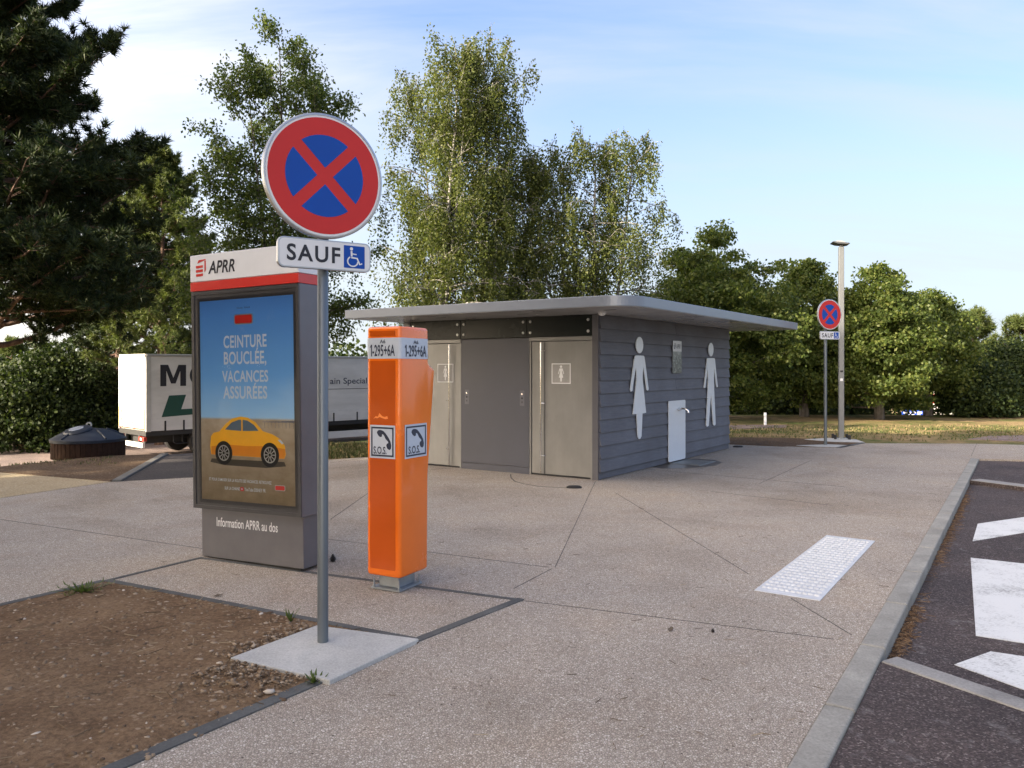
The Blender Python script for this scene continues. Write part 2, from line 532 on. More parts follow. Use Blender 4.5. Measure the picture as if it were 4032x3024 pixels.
GALV2 = plain('grey_sign_post', (0.13, 0.152, 0.172), 0.38, 0.45, var=0.1, vscale=5, stretch=(1, 1, 0.3))
ALU = plain('alu_rim', (0.45, 0.46, 0.47), 0.3, 0.75, var=0.1)
WHITE_S = plain('reflective_white', (0.66, 0.67, 0.68), 0.35, var=0.03, coat=0.2)
RED_S = plain('reflective_red', (0.50, 0.028, 0.026), 0.5, var=0.05, spec=.3)
BLUE_S = plain('reflective_blue', (0.003, 0.06, 0.34), 0.5, var=0.05, spec=.3)
BLACK_L = plain('black_lettering', (0.012, 0.013, 0.02), 0.45, var=0.05)
NAVY = plain('navy_print', (0.022, 0.03, 0.055), 0.45, var=0.05)
WHITE_P = plain('white_paint', (0.72, 0.73, 0.73), 0.4, var=0.03)
RED_P = plain('red_print', (0.56, 0.028, 0.02), 0.35, var=0.05, coat=0.2)
GREY_D = plain('dark_grey_frame', (0.058, 0.056, 0.058), 0.33, 0.2, var=0.12)
GREY_M = plain('grey_metal_case', (0.135, 0.132, 0.14), 0.36, 0.25, var=0.08)
GREY_M2 = plain('grey_metal_side', (0.135, 0.133, 0.147), 0.36, 0.25, var=0.08)
ORANGE = plain('orange_fibreglass', (0.83, 0.165, 0.008), 0.24, coat=0.5, var=0.05, vscale=3)
ORANGE_D = plain('dark_orange_reflector', (0.50, 0.078, 0.004), 0.22, coat=0.5, var=0.06, vscale=3)
BAND = plain('pale_blue_band', (0.50, 0.55, 0.61), 0.35, var=0.05)
PANEL_B = plain('blue_grey_panel', (0.058, 0.062, 0.082), 0.38, 0.05, var=0.07, vscale=2)
POST_D = plain('corner_trim', (0.085, 0.085, 0.098), 0.4, 0.2, var=0.06)
DKGLASS = plain('dark_glass', (0.011, 0.015, 0.015), 0.25, var=0.3, vscale=1.2, spec=.22)
ROOFM = plain('roof_edge_metal', (0.185, 0.21, 0.25), 0.32, 0.3, var=0.06, vscale=2)
SOFFIT = plain('soffit_panel', (0.50, 0.495, 0.49), 0.22, var=0.05, vscale=1.2, coat=0.3)
SIDING = wood_siding_mat()
PALE = plain('pale_enamel', (0.63, 0.68, 0.72), 0.32, var=0.03)
CHROME = plain('chrome', (0.7, 0.7, 0.7), 0.12, 1.0, var=0.03)
RUBBER = plain('black_rubber', (0.015, 0.015, 0.016), 0.7, var=0.2)
TRUCKW = plain('white_truck_panel', (0.68, 0.665, 0.62), 0.4, var=0.05, vscale=1.5)
CURT = plain('grey_curtain', (0.56, 0.56, 0.535), 0.5, var=0.13, vscale=1.3, stretch=(0.6, 1, 2.2), bumpy=0.2, bscale=3)
CHASS = plain('dark_chassis', (0.018, 0.018, 0.018), 0.6, var=0.3)
GREENP = plain('dark_green_print', (0.005, 0.055, 0.038), 0.5, var=0.06)
LAMPG = plain('grey_lamp_paint', (0.17, 0.18, 0.185), 0.35, 0.4, var=0.05)
YELLOW = plain('yellow_print', (0.88, 0.47, 0.015), 0.3, coat=0.3, var=0.06)
BLUEDARK = plain('blue_black_plastic', (0.02, 0.027, 0.04), 0.5, var=0.12, spec=.3)
BROWNW = plain('brown_slats', (0.034, 0.019, 0.013), 0.9, var=0.3, vscale=14, spec=.08)

# ------------------------------------------------------------------ setting: terrain
def sstep(x): 
    x = np.clip(x, 0, 1); return x * x * (3 - 2 * x)
KX, KY = 1.097, 3.20                                    # kerb line point and direction
KD = Vector((0.539, 0.842)); KN = Vector((0.842, -0.539))
def terrain(X, Y):
    d = (X + 6.5) * -0.70 + (Y - 14.8) * 0.714
    z = -1.35 * sstep(d / 4.5) - 0.03
    z = z - 1.5 * sstep((Y - 28) / 6) * sstep((X - 5) / 4)
    lat = (X - KX) * KN.x + (Y - KY) * KN.y
    along = (X - KX) * KD.x + (Y - KY) * KD.y
    z = np.where((lat > -0.02) & (along < 13.1), -0.22, z)
    r = np.hypot(X, Y)
    far = sstep((r - 60) / 80)
    return z + far * 0.6 * np.sin(X * 0.03) * 0.5
xs = np.unique(np.concatenate([np.linspace(-900, -60, 22), np.arange(-60, 60.1, 0.6), np.linspace(60, 900, 22)]))
ys = np.unique(np.concatenate([np.linspace(-900, -20, 20), np.arange(-20, 80.1, 0.6), np.linspace(80, 1200, 24)]))
XX, YY = np.meshgrid(xs, ys)
ZZ = terrain(XX, YY)
W_ = len(xs); H_ = len(ys)
idx = (np.arange(H_ - 1)[:, None] * W_ + np.arange(W_ - 1)[None, :]).ravel()
tag(np_mesh('ground', np.stack([XX.ravel(), YY.ravel(), ZZ.ravel()], 1), np.stack([idx, idx + 1, idx + W_ + 1, idx + W_], 1), GRND, smooth=True), kind='structure')
def zt(x, y): return float(terrain(np.array(x, float), np.array(y, float)))

def kpt(a, lat=0.0):
    return (KX + KD.x * a + KN.x * lat, KY + KD.y * a + KN.y * lat)
# pavement of exposed aggregate
b0 = 1.0
plaza = [(-16, -7), kpt(-11.0), kpt(13.05), kpt(13.05, 0.14), (11.0, 13.6), (30, 9.0), (34, 13.5)]
plaza += [G(2212, 961), G(2110, 958.5), G(1870, 957.5), G(1690, 965), G(1575, 960)]
plaza += [(0.0, 19.6), G(793, 987.5), G(713, 993), G(600, 1010), G(421, 1030.5), G(240, 1041), G(0, 1075), G(-400, 1130)]
mb = MB().prism(plaza, -0.15, 0.0)
struct('pavement', mb, AGG)
# hairline saw cuts in the pavement
cuts = [((711.8, 1164.9), (1183.7, 1225.4)), ((1286, 1040), (1199, 1225.4)), ((1191, 1229), (1110.5, 1271)),
        ((1330, 1065), (1617, 1240)), ((1707, 1291.6), (1840, 1372)), ((1133, 1298), (1802, 1381)),
        ((1400, 1014), (1830, 1052)), ((1754, 993.7), (1640, 1045)), ((0, 1122), (437, 1185)),
        ((714, 1122), (800, 1062)), ((713, 1000), (793, 988.5)), ((928, 1015), (1010, 1008)), ((2110, 958), (2098, 985)),
        ((1536, 1062), (1800, 1092))]
mb = MB()
for i, (p, q) in enumerate(cuts):
    a, b = Vector(G(*p)), Vector(G(*q))
    d = (b - a).normalized(); n = Vector((-d.y, d.x)) * (0.0032 if i not in (6, 13) else 0.002)
    mb.prism([tuple(a + n), tuple(b + n), tuple(b - n), tuple(a - n)], -0.01, 0.0016 + i * 0.00005)
struct('pavement_joints', mb, plain('joint_dirt', (0.075, 0.068, 0.06), 0.95, var=0.3, vscale=12))

def strip(a, b, w, z0, z1, mbx, ext=(0, 0)):
    a, b = Vector(a), Vector(b); d = (b - a).normalized(); n = Vector((-d.y, d.x)) * w
    a -= d * ext[0]; b += d * ext[1]
    mbx.prism([tuple(a), tuple(b), tuple(b + n), tuple(a + n)], z0, z1)
Pa, Pb, Pc, Pd = G(227, 1257), G(440, 1205), G(1133, 1296), G(902, 1388)
mb = MB()
strip(Pa, Pb, 0.035, -0.1, 0.0055, mb)
strip(Pb, Pc, -0.04, -0.1, 0.0045, mb)
strip(Pd, Pa, -0.055, -0.1, 0.0075, mb)
strip(Pc, Pd, -0.06, -0.1, 0.0065, mb)
Pl = G(-60, 1325)
strip(Pl, Pa, 0.06, -0.1, 0.007, mb, (2, 0))
Pe = G(274, 1659)
strip(Pd, Pe, -0.075, -0.1, 0.008, mb, (0, 4))
struct('edging', mb, EDGE, bevel=0.002, seg=1)

# near soil bed: a rough little relief
dE = (Vector(Pe) - Vector(Pd)).normalized()
dL = (Vector(Pl) - Vector(Pa)).normalized()
A2, D2 = Vector(Pa), Vector(Pd)
nu, nv = 150, 150
U, V = np.meshgrid(np.linspace(0, 1, nu), np.linspace(0, 1, nv))
c00, c10 = A2 + dL * 0.0, D2
c01, c11 = A2 + dL * 6.0, D2 + dE * 7.5
SX = (1 - U) * (1 - V) * c00.x + U * (1 - V) * c10.x + (1 - U) * V * c01.x + U * V * c11.x
SY = (1 - U) * (1 - V) * c00.y + U * (1 - V) * c10.y + (1 - U) * V * c01.y + U * V * c11.y
hz = 0
for fr, am in ((1.3, .012), (3.1, .008), (7.7, .006), (17, .004)):
    ph = rng.random(4) * 6.28
    hz = hz + am * np.sin(SX * fr + ph[0] + 1.7 * np.sin(SY * fr * .7 + ph[1])) * np.sin(SY * fr + ph[2] + 1.3 * np.sin(SX * fr * .6 + ph[3]))
edge = np.minimum(np.minimum(U, 1 - U), np.minimum(V, 1 - V))
SZ = 0.002 + sstep(edge / 0.08) * np.clip(0.012 + hz * .8 + rng.normal(0, .0018, hz.shape), .002, .021)
i2 = (np.arange(nv - 1)[:, None] * nu + np.arange(nu - 1)[None, :]).ravel()
tag(np_mesh('soil_bed', np.stack([SX.ravel(), SY.ravel(), SZ.ravel() + 0.002], 1), np.stack([i2, i2 + 1, i2 + nu + 1, i2 + nu], 1), SOIL, smooth=True), kind='structure')
def soil_point(u, v):
    x = (1 - u) * (1 - v) * c00.x + u * (1 - v) * c10.x + (1 - u) * v * c01.x + u * v * c11.x
    y = (1 - u) * (1 - v) * c00.y + u * (1 - v) * c10.y + (1 - u) * v * c01.y + u * v * c11.y
    return x, y, SZ[int(v * (nv - 1)), int(u * (nu - 1))]

# far-left: sandy path, soil bank, driveway with kerb
mb = MB().prism([G(-500, 1040), G(0, 1021), G(240, 1041), G(0, 1076), G(-500, 1140)], -0.05, 0.004)
struct('path', mb, SAND)
mb = MB().prism([G(-300, 1050), G(-250, 1018), G(0, 1009), G(220, 986), G(348, 981.5), G(236, 1041), G(0, 1020)], -0.08, 0.009)
struct('soil_bank', mb, SOILD)
mb = MB().prism([G(239, 1041), G(346, 982.5), G(420, 979), G(600, 972), G(660, 985), G(600, 1009), G(421, 1031)], -0.12, 0.003)
struct('driveway', mb, ASPH2)
mb = MB()
a, b = Vector(G(241, 1041)), Vector(G(348, 982)); d = (b - a).normalized(); n = Vector((d.y, -d.x))
for k in range(4):
    p, q = a + (b - a) * (k / 4) + d * .006, a + (b - a) * ((k + 1) / 4) - d * .006
    mb.prism([tuple(p), tuple(q), tuple(q + n * .13), tuple(p + n * .13)], -0.1, 0.03)
struct('driveway_kerb', mb, concrete_mat('old_kerb', (0.15, 0.145, 0.13)), bevel=0.015)
# road below the bank, under the lorry
mb = MB()
o = Vector((-11.89, 26.0)); dx_ = Vector((0.694, 0.72)); ny_ = Vector((-0.72, 0.694))
rp = [o + dx_ * -30 + ny_ * -3.2, o + dx_ * 30 + ny_ * -3.2, o + dx_ * 30 + ny_ * 6.5, o + dx_ * -30 + ny_ * 6.5]
mb.prism([tuple(p) for p in rp], -1.6, -1.355)
struct('road', mb, ROADM)
mb = MB().prism([G(1540, 926), G(1700, 921.5), G(1700, 916.5), G(1540, 917)], -0.06, -0.012)
mb.prism([G(2090, 947), G(2300, 955), G(2300, 938), G(2140, 940)], -0.06, -0.012)
struct('far_road', mb, ROADM)
# soil around the far sign
mb = MB().prism([G(1576, 959.3), G(1700, 964.5), G(1815, 967.5), G(1868, 957.3), G(1795, 951), G(1700, 946), G(1576, 945)], -0.08, 0.006)
struct('soil_patch', mb, SOILD)
mb = MB()
strip(G(1815, 968), G(1870, 957.3), 0.08, -0.05, 0.012, mb)
struct('far_edging', mb, EDGE)
mb = MB().prism([G(1720, 963), G(1790, 961), G(1840, 963), G(1812, 967.2), G(1765, 966)], -0.08, 0.012)
mb.prism([G(1738, 950), G(1790, 947), G(1850, 950.5), G(1868, 956.8), G(1800, 955.2)], -0.08, 0.012)
struct('concrete_footing', mb, CONC_L)
# footing of the near sign
mb = MB().prism([G(497, 1430), G(684, 1358.8), G(905, 1388.5), G(712, 1480)], -0.15, 0.025)
struct('sign_footing', mb, CONC_L, bevel=0.006)

# kerb in lengths with joints, and the lower asphalt bay
mb = MB()
cutsk = [-11, -4.2, -3.2, -2.2, -1.2, -0.2, 0.72, 1.7, 2.7, 3.7, 4.7, 5.7, 6.7, 7.7, 8.7, 9.7, 10.7, 11.7, 13.05]
for a0, a1 in zip(cutsk, cutsk[1:]):
    mb.prism([kpt(a0 + .005), kpt(a1 - .005), kpt(a1 - .005, .135), kpt(a0 + .005, .135)], -0.25, 0.006)
struct('kerb', mb, CONC, bevel=0.012, seg=3)
S1a, S1b = G(1890, 1434, -.03), G(2212, 1547, -.03)
S2a, S2b = G(2088, 1040, -.05), G(2212, 1056, -.05)
d1 = (Vector(S1b) - Vector(S1a)).normalized(); d2 = (Vector(S2b) - Vector(S2a)).normalized()
S1e = Vector(S1a) + d1 * 14; S2e = Vector(S2a) + d2 * 26
k1, k2 = 1.41, 9.75
Ak = lambda p: (Vector(p) - Vector((KX, KY))).dot(KD)
k1 = Ak(S1a); k2 = Ak(S2a)
near = [kpt(-11, .137), kpt(k1, .137), tuple(S1e), (20, -8)]
mb = MB().prism(near, -0.25, -0.014)
struct('parking_bay', mb, ASPH)
mid = [kpt(k1, .137), kpt(k2, .137), tuple(S2e), tuple(S1e)]
mb = MB().prism(mid, -0.25, -0.085)
struct('crossing_bay', mb, ASPH)
farb = [kpt(k2, .137), kpt(13.05, .137), G(2212, 994, -.03), (34, 9.4), tuple(S2e)]
mb = MB().prism(farb, -0.25, -0.03)
struct('far_parking_bay', mb, ASPH)
mb = MB()
strip(kpt(k1, .14), tuple(S1e), 0.14, -0.2, -0.006, mb)
strip(kpt(k2, .14), tuple(S2e), 0.24, -0.2, -0.022, mb)
struct('gutter_strip', mb, STRIP, bevel=0.008)
zr = -0.085
mb = MB()
def extend(pl, pr, far=3.0):
    pl, pr = Vector(pl), Vector(pr); return tuple(pl + (pr - pl).normalized() * far)
mk = []
a_, b_, c_, d_ = G(2112, 1132, zr), G(2212, 1117.5, zr), G(2212, 1151, zr), G(2101, 1169.5, zr)
mk.append([a_, extend(a_, b_, 2.2), extend(d_, c_, 2.2), d_])
a_, b_, c_, d_ = G(2096.8, 1205.5, zr), G(2212, 1218.3, zr), G(2212, 1390, zr), G(2108, 1373.8, zr)
mk.append([a_, extend(a_, b_, 2.6), extend(d_, c_, 2.6), d_])
a_, b_, c_, d_ = G(2139.6, 1408.4, zr), G(2212, 1419, zr), G(2212, 1490.8, zr), G(2061.7, 1436.5, zr)
mk.append([a_, extend(a_, b_, 2.4), extend(d_, c_, 2.4), d_])
for P in mk: mb.prism(P, zr - .01, zr + .004)
struct('road_marking', mb, MARK)

# ------------------------------------------------------------------ no-stopping signs
def handicap(parent, M, u0, u1, v0, v1, off):
    sq = poly('wheelchair_panel', rrect(u0, u1, v0, v1, .004, 2), M, off, .0012, BLUE_S, parent)
    w, h = u1 - u0, v1 - v0
    q = lambda x, y: (u0 + x * w, v0 + y * h)
    mb = MB()
    o2 = off + .0012
    mb.prism(circle(*q(.36, .86), .075 * w, 16), o2, o2 + .0008, M)
    stroke(mb, [q(.36, .76), q(.37, .52)], .085 * w, o2, .0009, M)
    stroke(mb, [q(.37, .64), q(.60, .62)], .05 * w, o2, .0010, M)
    stroke(mb, [q(.35, .47), q(.63, .45), q(.76, .18), q(.87, .23)], .07 * w, o2, .0011, M)
    cx, cy = q(.42, .30)
    stroke(mb, [(cx + .245 * w * math.cos(R(t)), cy + .22 * w * math.sin(R(t))) for t in range(120, 361, 15)], .06 * w, o2, .0012, M)
    mb.build('wheelchair_symbol', WHITE_S, sq)
def nostop_sign(loc, rz, Rd, zd, cx, plate, label, tilt=0.0):
    root = empty('no_stopping_sign', loc, rz)
    tag(root, label, 'traffic sign', 'no-stopping signs on grey posts')
    MB().lathe([(.031, -0.02), (.031, zd + Rd * .55), (.028, zd + Rd * .56)], 20).build('pole', GALV2, root, smooth=True)
    mb = MB()
    for z in (zd + Rd * .45, zd - Rd * .45, plate[2] + .02):
        MB().box(-.045, .045, -.047, -.02, z - .02, z + .02).build('clamp', GALV, root, bevel=.004)
    M = FRONT(-.05)
    T = Matrix.Translation((cx, 0, zd)) @ Matrix.Rotation(tilt, 4, 'X')
    M = T @ frame((0, -.05, 0), (1, 0, 0), (0, 0, 1), (0, -1, 0))
    mb = MB()
    mb.lathe([(Rd - .012, 0), (Rd, .002), (Rd, .03), (Rd - .004, .033), (Rd - .012, .033), (Rd - .014, .029)], 72, M)
    disc = mb.build('round_plate', ALU, root, smooth=True)
    poly('white_border', circle(0, 0, Rd - .014, 72), M, .0295, .001, WHITE_S, disc)
    poly('red_field', circle(0, 0, Rd * .928, 72), M, .0305, .0012, RED_S, disc)
    rb = Rd * .653; hw = Rd * .093
    mb = MB()
    for k in range(4):
        apex = (0, hw * math.sqrt(2))
        b = hw * math.sqrt(2)
        x = (-b + math.sqrt(2 * rb * rb - b * b)) / 2
        a0 = math.degrees(math.atan2(x + b, x))
        pts = [apex] + circle(0, 0, rb, 20, a0, 180 - a0)
        ro = Matrix.Rotation(R(90 * k), 4, 'Z')
        mb.prism(pts, .0317, .0327, M @ ro)
    mb.build('blue_field', BLUE_S, disc)
    pw, ph, pz = plate[0], plate[1], plate[2]
    M2 = T.__class__.Translation((plate[3], 0, pz)) @ frame((0, -.05, 0), (1, 0, 0), (0, 0, 1), (0, -1, 0))
    pl = poly('exception_plate', rrect(-pw / 2, pw / 2, -ph / 2, ph / 2, .036, 8), M2, 0, .026, ALU, root, bevel=.003)
    poly('white_face', rrect(-pw / 2 + .009, pw / 2 - .009, -ph / 2 + .009, ph / 2 - .009, .03, 8), M2, .0255, .0012, WHITE_S, pl)
    text('lettering', 'SAUF', (-pw * .41, pw * .155, -ph * .27, ph * .28), M2, .0282, BLACK_L, pl, bold=.022, spacing=1.18)
    handicap(pl, M2, pw * .195, pw * .195 + ph * .76, -ph * .38, ph * .38, .0268)
    return root
nostop_sign((-1.09, 4.61, .018), R(34.8), .354, 2.671, -.019, (.553, .17, 2.226, -.012), 'large near no-stopping sign on a grey post set in the concrete slab')
x, y = G(1783, 962)
nostop_sign((x, y, .01), R(22), .318, 2.70, .04, (.52, .17, 2.27, .05), 'smaller-looking distant no-stopping sign standing beside the grey lamp post')

# ------------------------------------------------------------------ information board
tx = empty('poster_board', (-2.13, 6.525, 0), R(-27.9), (0, -.016))
tag(tx, 'tall grey advertising board with a blue seat-belt poster and white red-striped header', 'poster board')
base = MB().box(-.565, .565, 0, .15, .018, .43).build('base', GREY_M, tx, bevel=.004)
MB().box(-.52, .52, .02, .22, 0.0, .018).build('foot', CHASS, tx)
MB().box(-.555, .555, .153, .25, .018, .43).build('rear_base', GREY_M2, tx, bevel=.003)
text('lettering', 'Information APRR au dos', (-.385, .30, .283, .36), FRONT(0), .002, WHITE_P, base, bold=.012)
case = MB().box(-.6, .6, -.045, .16, .43, 2.255).build('case', GREY_M2, tx, bevel=.006)
MB().box(-.59, .59, .166, .265, .44, 2.252).build('rear_case', GREY_M2, tx, bevel=.005)
mb = MB()
M = FRONT(-.045)
frame_ring(mb, -.598, .598, .433, 2.252, .03, 0, .012, M)
door = mb.build('door_frame', GREY_D, tx)
mb = MB()
pu0, pu1, pv0, pv1 = -.505, .535, .513, 2.168
for a in ((-.568, .568, pv1, 2.222), (-.568, .568, .463, pv0), (-.568, pu0, pv0, pv1), (pu1, .568, pv0, pv1)):
    mb.prism([(a[0], a[2]), (a[1], a[2]), (a[1], a[3]), (a[0], a[3])], .0005, .0045, M)
mb.build('mask_border', GREY_D, tx)
poster = poly('poster', [(pu0, pv0), (pu1, pv0), (pu1, pv1), (pu0, pv1)], M, .0003, .0022, poster_mat(), tx)
SHEET = plain('poster_white', (0.58, 0.66, 0.74), 0.5, var=0.03)
for body, u0, u1, v0, v1 in (('CEINTURE', -.23, .25, 1.768, 1.872), ('BOUCLÉE,', -.228, .245, 1.616, 1.765), ('VACANCES', -.25, .262, 1.487, 1.583), ('ASSURÉES', -.24, .25, 1.352, 1.482)):
    text('lettering', body, (u0, u1, v0, v1), M, .0032, SHEET, poster, bold=.02, spacing=1.05)
text('lettering', "ET POUR S'AMUSER SUR LA ROUTE DES VACANCES, RETROUVEZ", (-.415, .285, .668, .697), M, .0032, SHEET, poster, bold=.006)
text('lettering', 'SUR LA CHAINE', (-.235, -.065, .605, .63), M, .0032, SHEET, poster, bold=.006)
text('lettering', 'YouTube DISNEY FR', (-.01, .22, .604, .632), M, .0032, SHEET, poster, bold=.006)
text('lettering', 'Disney  PIXAR', (-.075, .075, 2.082, 2.1), M, .0032, NAVY, poster, bold=.004)
poly('red_play_badge', rrect(-.056, -.02, .602, .634, .006, 3), M, .0022, .0012, RED_P, poster)
poly('play_triangle', [(-.043, .61), (-.03, .618), (-.043, .626)], M, .0034, .0006, SHEET, poster)
# plain red badges and an ordinary yellow hatchback in profile stand in for the printed artwork
for (cu, cv, s) in ((-.003, 2.0, 1.0), (.375, .648, .52)):
    poly('badge', rrect(cu - .105 * s, cu + .105 * s, cv - .042 * s, cv + .042 * s, .02 * s, 4), M, .0022, .0012, ALU, poster)
    poly('badge_face', rrect(cu - .094 * s, cu + .094 * s, cv - .033 * s, cv + .033 * s, .015 * s, 4), M, .0034, .0008, RED_P, poster)
cs = lambda P: [(-.40 + x * .84, .83 + y * .84) for x, y in P]
poly('printed_shadow', cs([(.0, -.005), (.2, -.03), (.75, -.035), (1.0, -.01), (.98, .03), (.02, .03)]), M, .0022, .0004, plain('print_shadow', (.06, .05, .035), .5), poster)
body_p = [(.015, .07), (0, .15), (.015, .25), (.05, .285), (.13, .30), (.22, .375), (.31, .43), (.42, .45), (.52, .44), (.62, .395), (.71, .315), (.84, .285), (.94, .24), (.99, .18), (1.0, .10), (.98, .06)]
carp = poly('printed_car', cs(body_p), M, .0028, .0006, YELLOW, poster)
GLS = plain('print_glass', (.10, .16, .22), .3)
poly('printed_window', cs([(.21, .32), (.30, .39), (.40, .42), (.43, .42), (.43, .31)]), M, .0036, .0004, GLS, carp)
poly('printed_window', cs([(.45, .31), (.45, .42), (.52, .41), (.60, .37), (.66, .315)]), M, .0036, .0004, GLS, carp)
ORP = plain('print_orange', (.70, .26, .01), .35, coat=.3, var=.06)
poly('printed_trim', cs([(.02, .15), (.2, .175), (.5, .165), (.8, .175), (.995, .15), (.995, .1), (.98, .062), (.017, .072)]), M, .0036, .0003, ORP, carp)
poly('printed_lamp', cs([(.90, .235), (.955, .195), (.975, .205), (.935, .238)]), M, .0036, .0003, SHEET, carp)
for cu in (.19, .80):
    c = cs([(cu, .09)])[0]
    poly('printed_wheel', circle(*c, .098, 36), M, .004, .0004, RUBBER, carp)
    rm = MB(); ring(rm, .066, .056, .0045, .0003, M, c, 28)
    for k in range(10):
        t = k * .6283
        stroke(rm, [(c[0] + .012 * math.cos(t), c[1] + .012 * math.sin(t)), (c[0] + .055 * math.cos(t), c[1] + .055 * math.sin(t))], .008, .0045 + .00002 * k, .0003, M)
    rm.build('printed_rim', ALU, carp)
for k in range(9):
    uu = pu1 - .32 + k * .038
    poly('printed_pier_post', [(uu, 1.12), (uu + .006, 1.12), (uu + .006, 1.165), (uu, 1.165)], M, .0022, .0003, GLS, poster)
poly('printed_pier', [(pu1 - .34, 1.165), (pu1 - .005, 1.165), (pu1 - .005, 1.18), (pu1 - .34, 1.176)], M, .0022, .0003, plain('print_blue', (.05, .13, .33), .4), poster)
MB().add([(pu0 - .03, -.053, pv0 - .03), (pu1 + .03, -.053, pv0 - .03), (pu1 + .03, -.053, pv1 + .03), (pu0 - .03, -.053, pv1 + .03)], [(0, 1, 2, 3)]).build('glass_pane', glass_pane_mat('poster_glass'), tx)
hd = MB().box(-.602, .602, -.06, .27, 2.336, 2.56).build('header', WHITE_P, tx, bevel=.004)
MB().box(-.602, .602, -.06, .27, 2.256, 2.333).build('red_band', RED_P, hd, bevel=.003)
for xx in (-.40, .42):
    MB().box(xx - .008, xx + .008, -.052, -.047, 2.228, 2.25).build('latch', ALU, tx)
def highway_logo(parent, M, u, v, w, h, off, m1):
    mb = MB()
    q = lambda x, y: (u + x * w, v + y * h)
    for k in range(3):
        yb = k * .245
        mb.prism([q(0, yb), q(.70, yb + .02), q(.70, yb + .17), q(0, yb + .15)], off, off + .001, M)
    mb.prism([q(.14, .78), q(1, .95), q(1, 1.0), q(.28, .97)], off, off + .0011, M)
    mb.prism([q(.86, .22), q(1, .35), q(1, .92), q(.86, .89)], off, off + .0012, M)
    return mb.build('logo', m1, parent)
M = FRONT(-.06)
highway_logo(hd, M, -.53, 2.378, .118, .142, .001, RED_P)
text('lettering', 'APRR', (-.385, -.075, 2.392, 2.497), M, .002, BLACK_L, hd, bold=.02, shear=.22)

# ------------------------------------------------------------------ SOS pillar
sp = empty('emergency_phone_pillar', (-.79, 5.66, 0), R(-27.9))
tag(sp, 'bright orange roadside emergency phone pillar with pale number band', 'emergency phone')
prof = [(0, .105), (.352, .105), (.360, .80), (.448, 1.575), (.435, 1.60), (.382, 1.625), (.362, 1.645), (.36, 1.9), (0, 1.9)]
mb = MB()
n = len(prof)
vs = [(-.30, y, z) for y, z in prof] + [(0, y, z) for y, z in prof]
fs = [(i, (i + 1) % n, n + (i + 1) % n, n + i) for i in range(n)] + [tuple(range(n)), tuple(range(2 * n - 1, n - 1, -1))]
mb.add(vs, fs)
body = mb.build('body', ORANGE, sp, bevel=.026, seg=4, smooth=True)
M = FRONT(0)
MR = RIGHT(0)
poly('reflector_panel', rrect(-.265, -.043, .16, 1.655, .008, 3), M, .0002, .0025, ORANGE_D, sp)
poly('reflector_panel', rrect(-.265, -.043, 1.83, 1.868, .004, 3), M, .0002, .0025, ORANGE_D, sp)
tear = [(-.235, 1.235), (-.215, 1.255), (-.195, 1.252), (-.182, 1.278), (-.172, 1.27), (-.155, 1.256), (-.135, 1.252), (-.112, 1.258), (-.105, 1.24), (-.13, 1.236), (-.155, 1.243), (-.18, 1.25), (-.2, 1.24), (-.22, 1.243)]
poly('torn_patch', tear, M, .0028, .0006, plain('torn_orange', (.85, .26, .05), .5), sp)
bd = MB().prism([(p[0] - .0, p[1]) for p in rrect(-.3025, .0025, -.0025, .3625, .028, 5)], 1.669, 1.818).build('number_band', BAND, sp, smooth=True)
text('lettering', 'A6', (-.178, -.127, 1.778, 1.806), M, .0045, NAVY, bd, bold=.02)
text('lettering', '-295+6A', (-.243, -.045, 1.685, 1.770), M, .0045, NAVY, bd, bold=.018)
ONE = [(0, .70), (0, .80), (.5, 1), (1, 1), (1, 0), (.5, 0), (.5, .82)]
poly('lettering', [(-.264 + a * .017, 1.685 + b * .085) for a, b in ONE], M, .0036, .0008, NAVY, bd)
text('lettering', 'A6', (.155, .218, 1.776, 1.803), MR, .0045, NAVY, bd, bold=.02)
text('lettering', '-295+6A', (.076, .322, 1.683, 1.768), MR, .0045, NAVY, bd, bold=.018)
poly('lettering', [(.050 + a * .021, 1.683 + b * .085) for a, b in ONE], MR, .0036, .0008, NAVY, bd)
hand = [(360, 1287), (366, 1270), (380, 1260), (400, 1259), (425, 1268), (447, 1290), (478, 1332), (497, 1368), (506, 1410), (502, 1440), (486, 1453), (466, 1440), (455, 1412), (460, 1392), (476, 1384), (474, 1372), (448, 1345), (432, 1312), (420, 1300), (412, 1303), (411, 1325), (392, 1330), (372, 1312)]
def sos(M, u0, u1, v0, v1):
    s = poly('sos_plate', [(u0, v0), (u1, v0), (u1, v1), (u0, v1)], M, .0025, .0025, WHITE_S if False else BAND, sp)
    mb = MB(); frame_ring(mb, u0 + .012, u1 - .012, v0 + .013, v1 - .013, .012, .005, .001, M)
    mb.build('plate_border', NAVY, s)
    w, h = u1 - u0, v1 - v0
    poly('handset_symbol', [(u0 + (x - 288) / 254 * w, v1 - (y - 1212) / 326 * h) for x, y in hand], M, .005, .001, NAVY, s)
    text('lettering', 'S.O.S.', (u0 + .15 * w, u0 + .67 * w, v0 + .125 * h, v0 + .355 * h), M, .0062, NAVY, s, bold=.022)
sos(M, -.265, -.043, .955, 1.192)
sos(MR, .050, .325, .952, 1.195)
MB().box(-.235, -.065, .065, .27, .018, .106).build('base_box', GALV, sp, bevel=.003)
MB().box(-.278, -.022, .022, .305, .003, .017).build('base_plate', GALV, sp, bevel=.002)
for a, b in ((-.262, .04), (-.04, .04), (-.262, .288), (-.04, .288)):
    MB().lathe([(.006, .012), (.006, .075), (.0055, .077)], 10, Matrix.Translation((a, b, 0))).lathe([(.012, .017), (.012, .028)], 6, Matrix.Translation((a, b, 0))).build('anchor_bolt', GALV, sp)

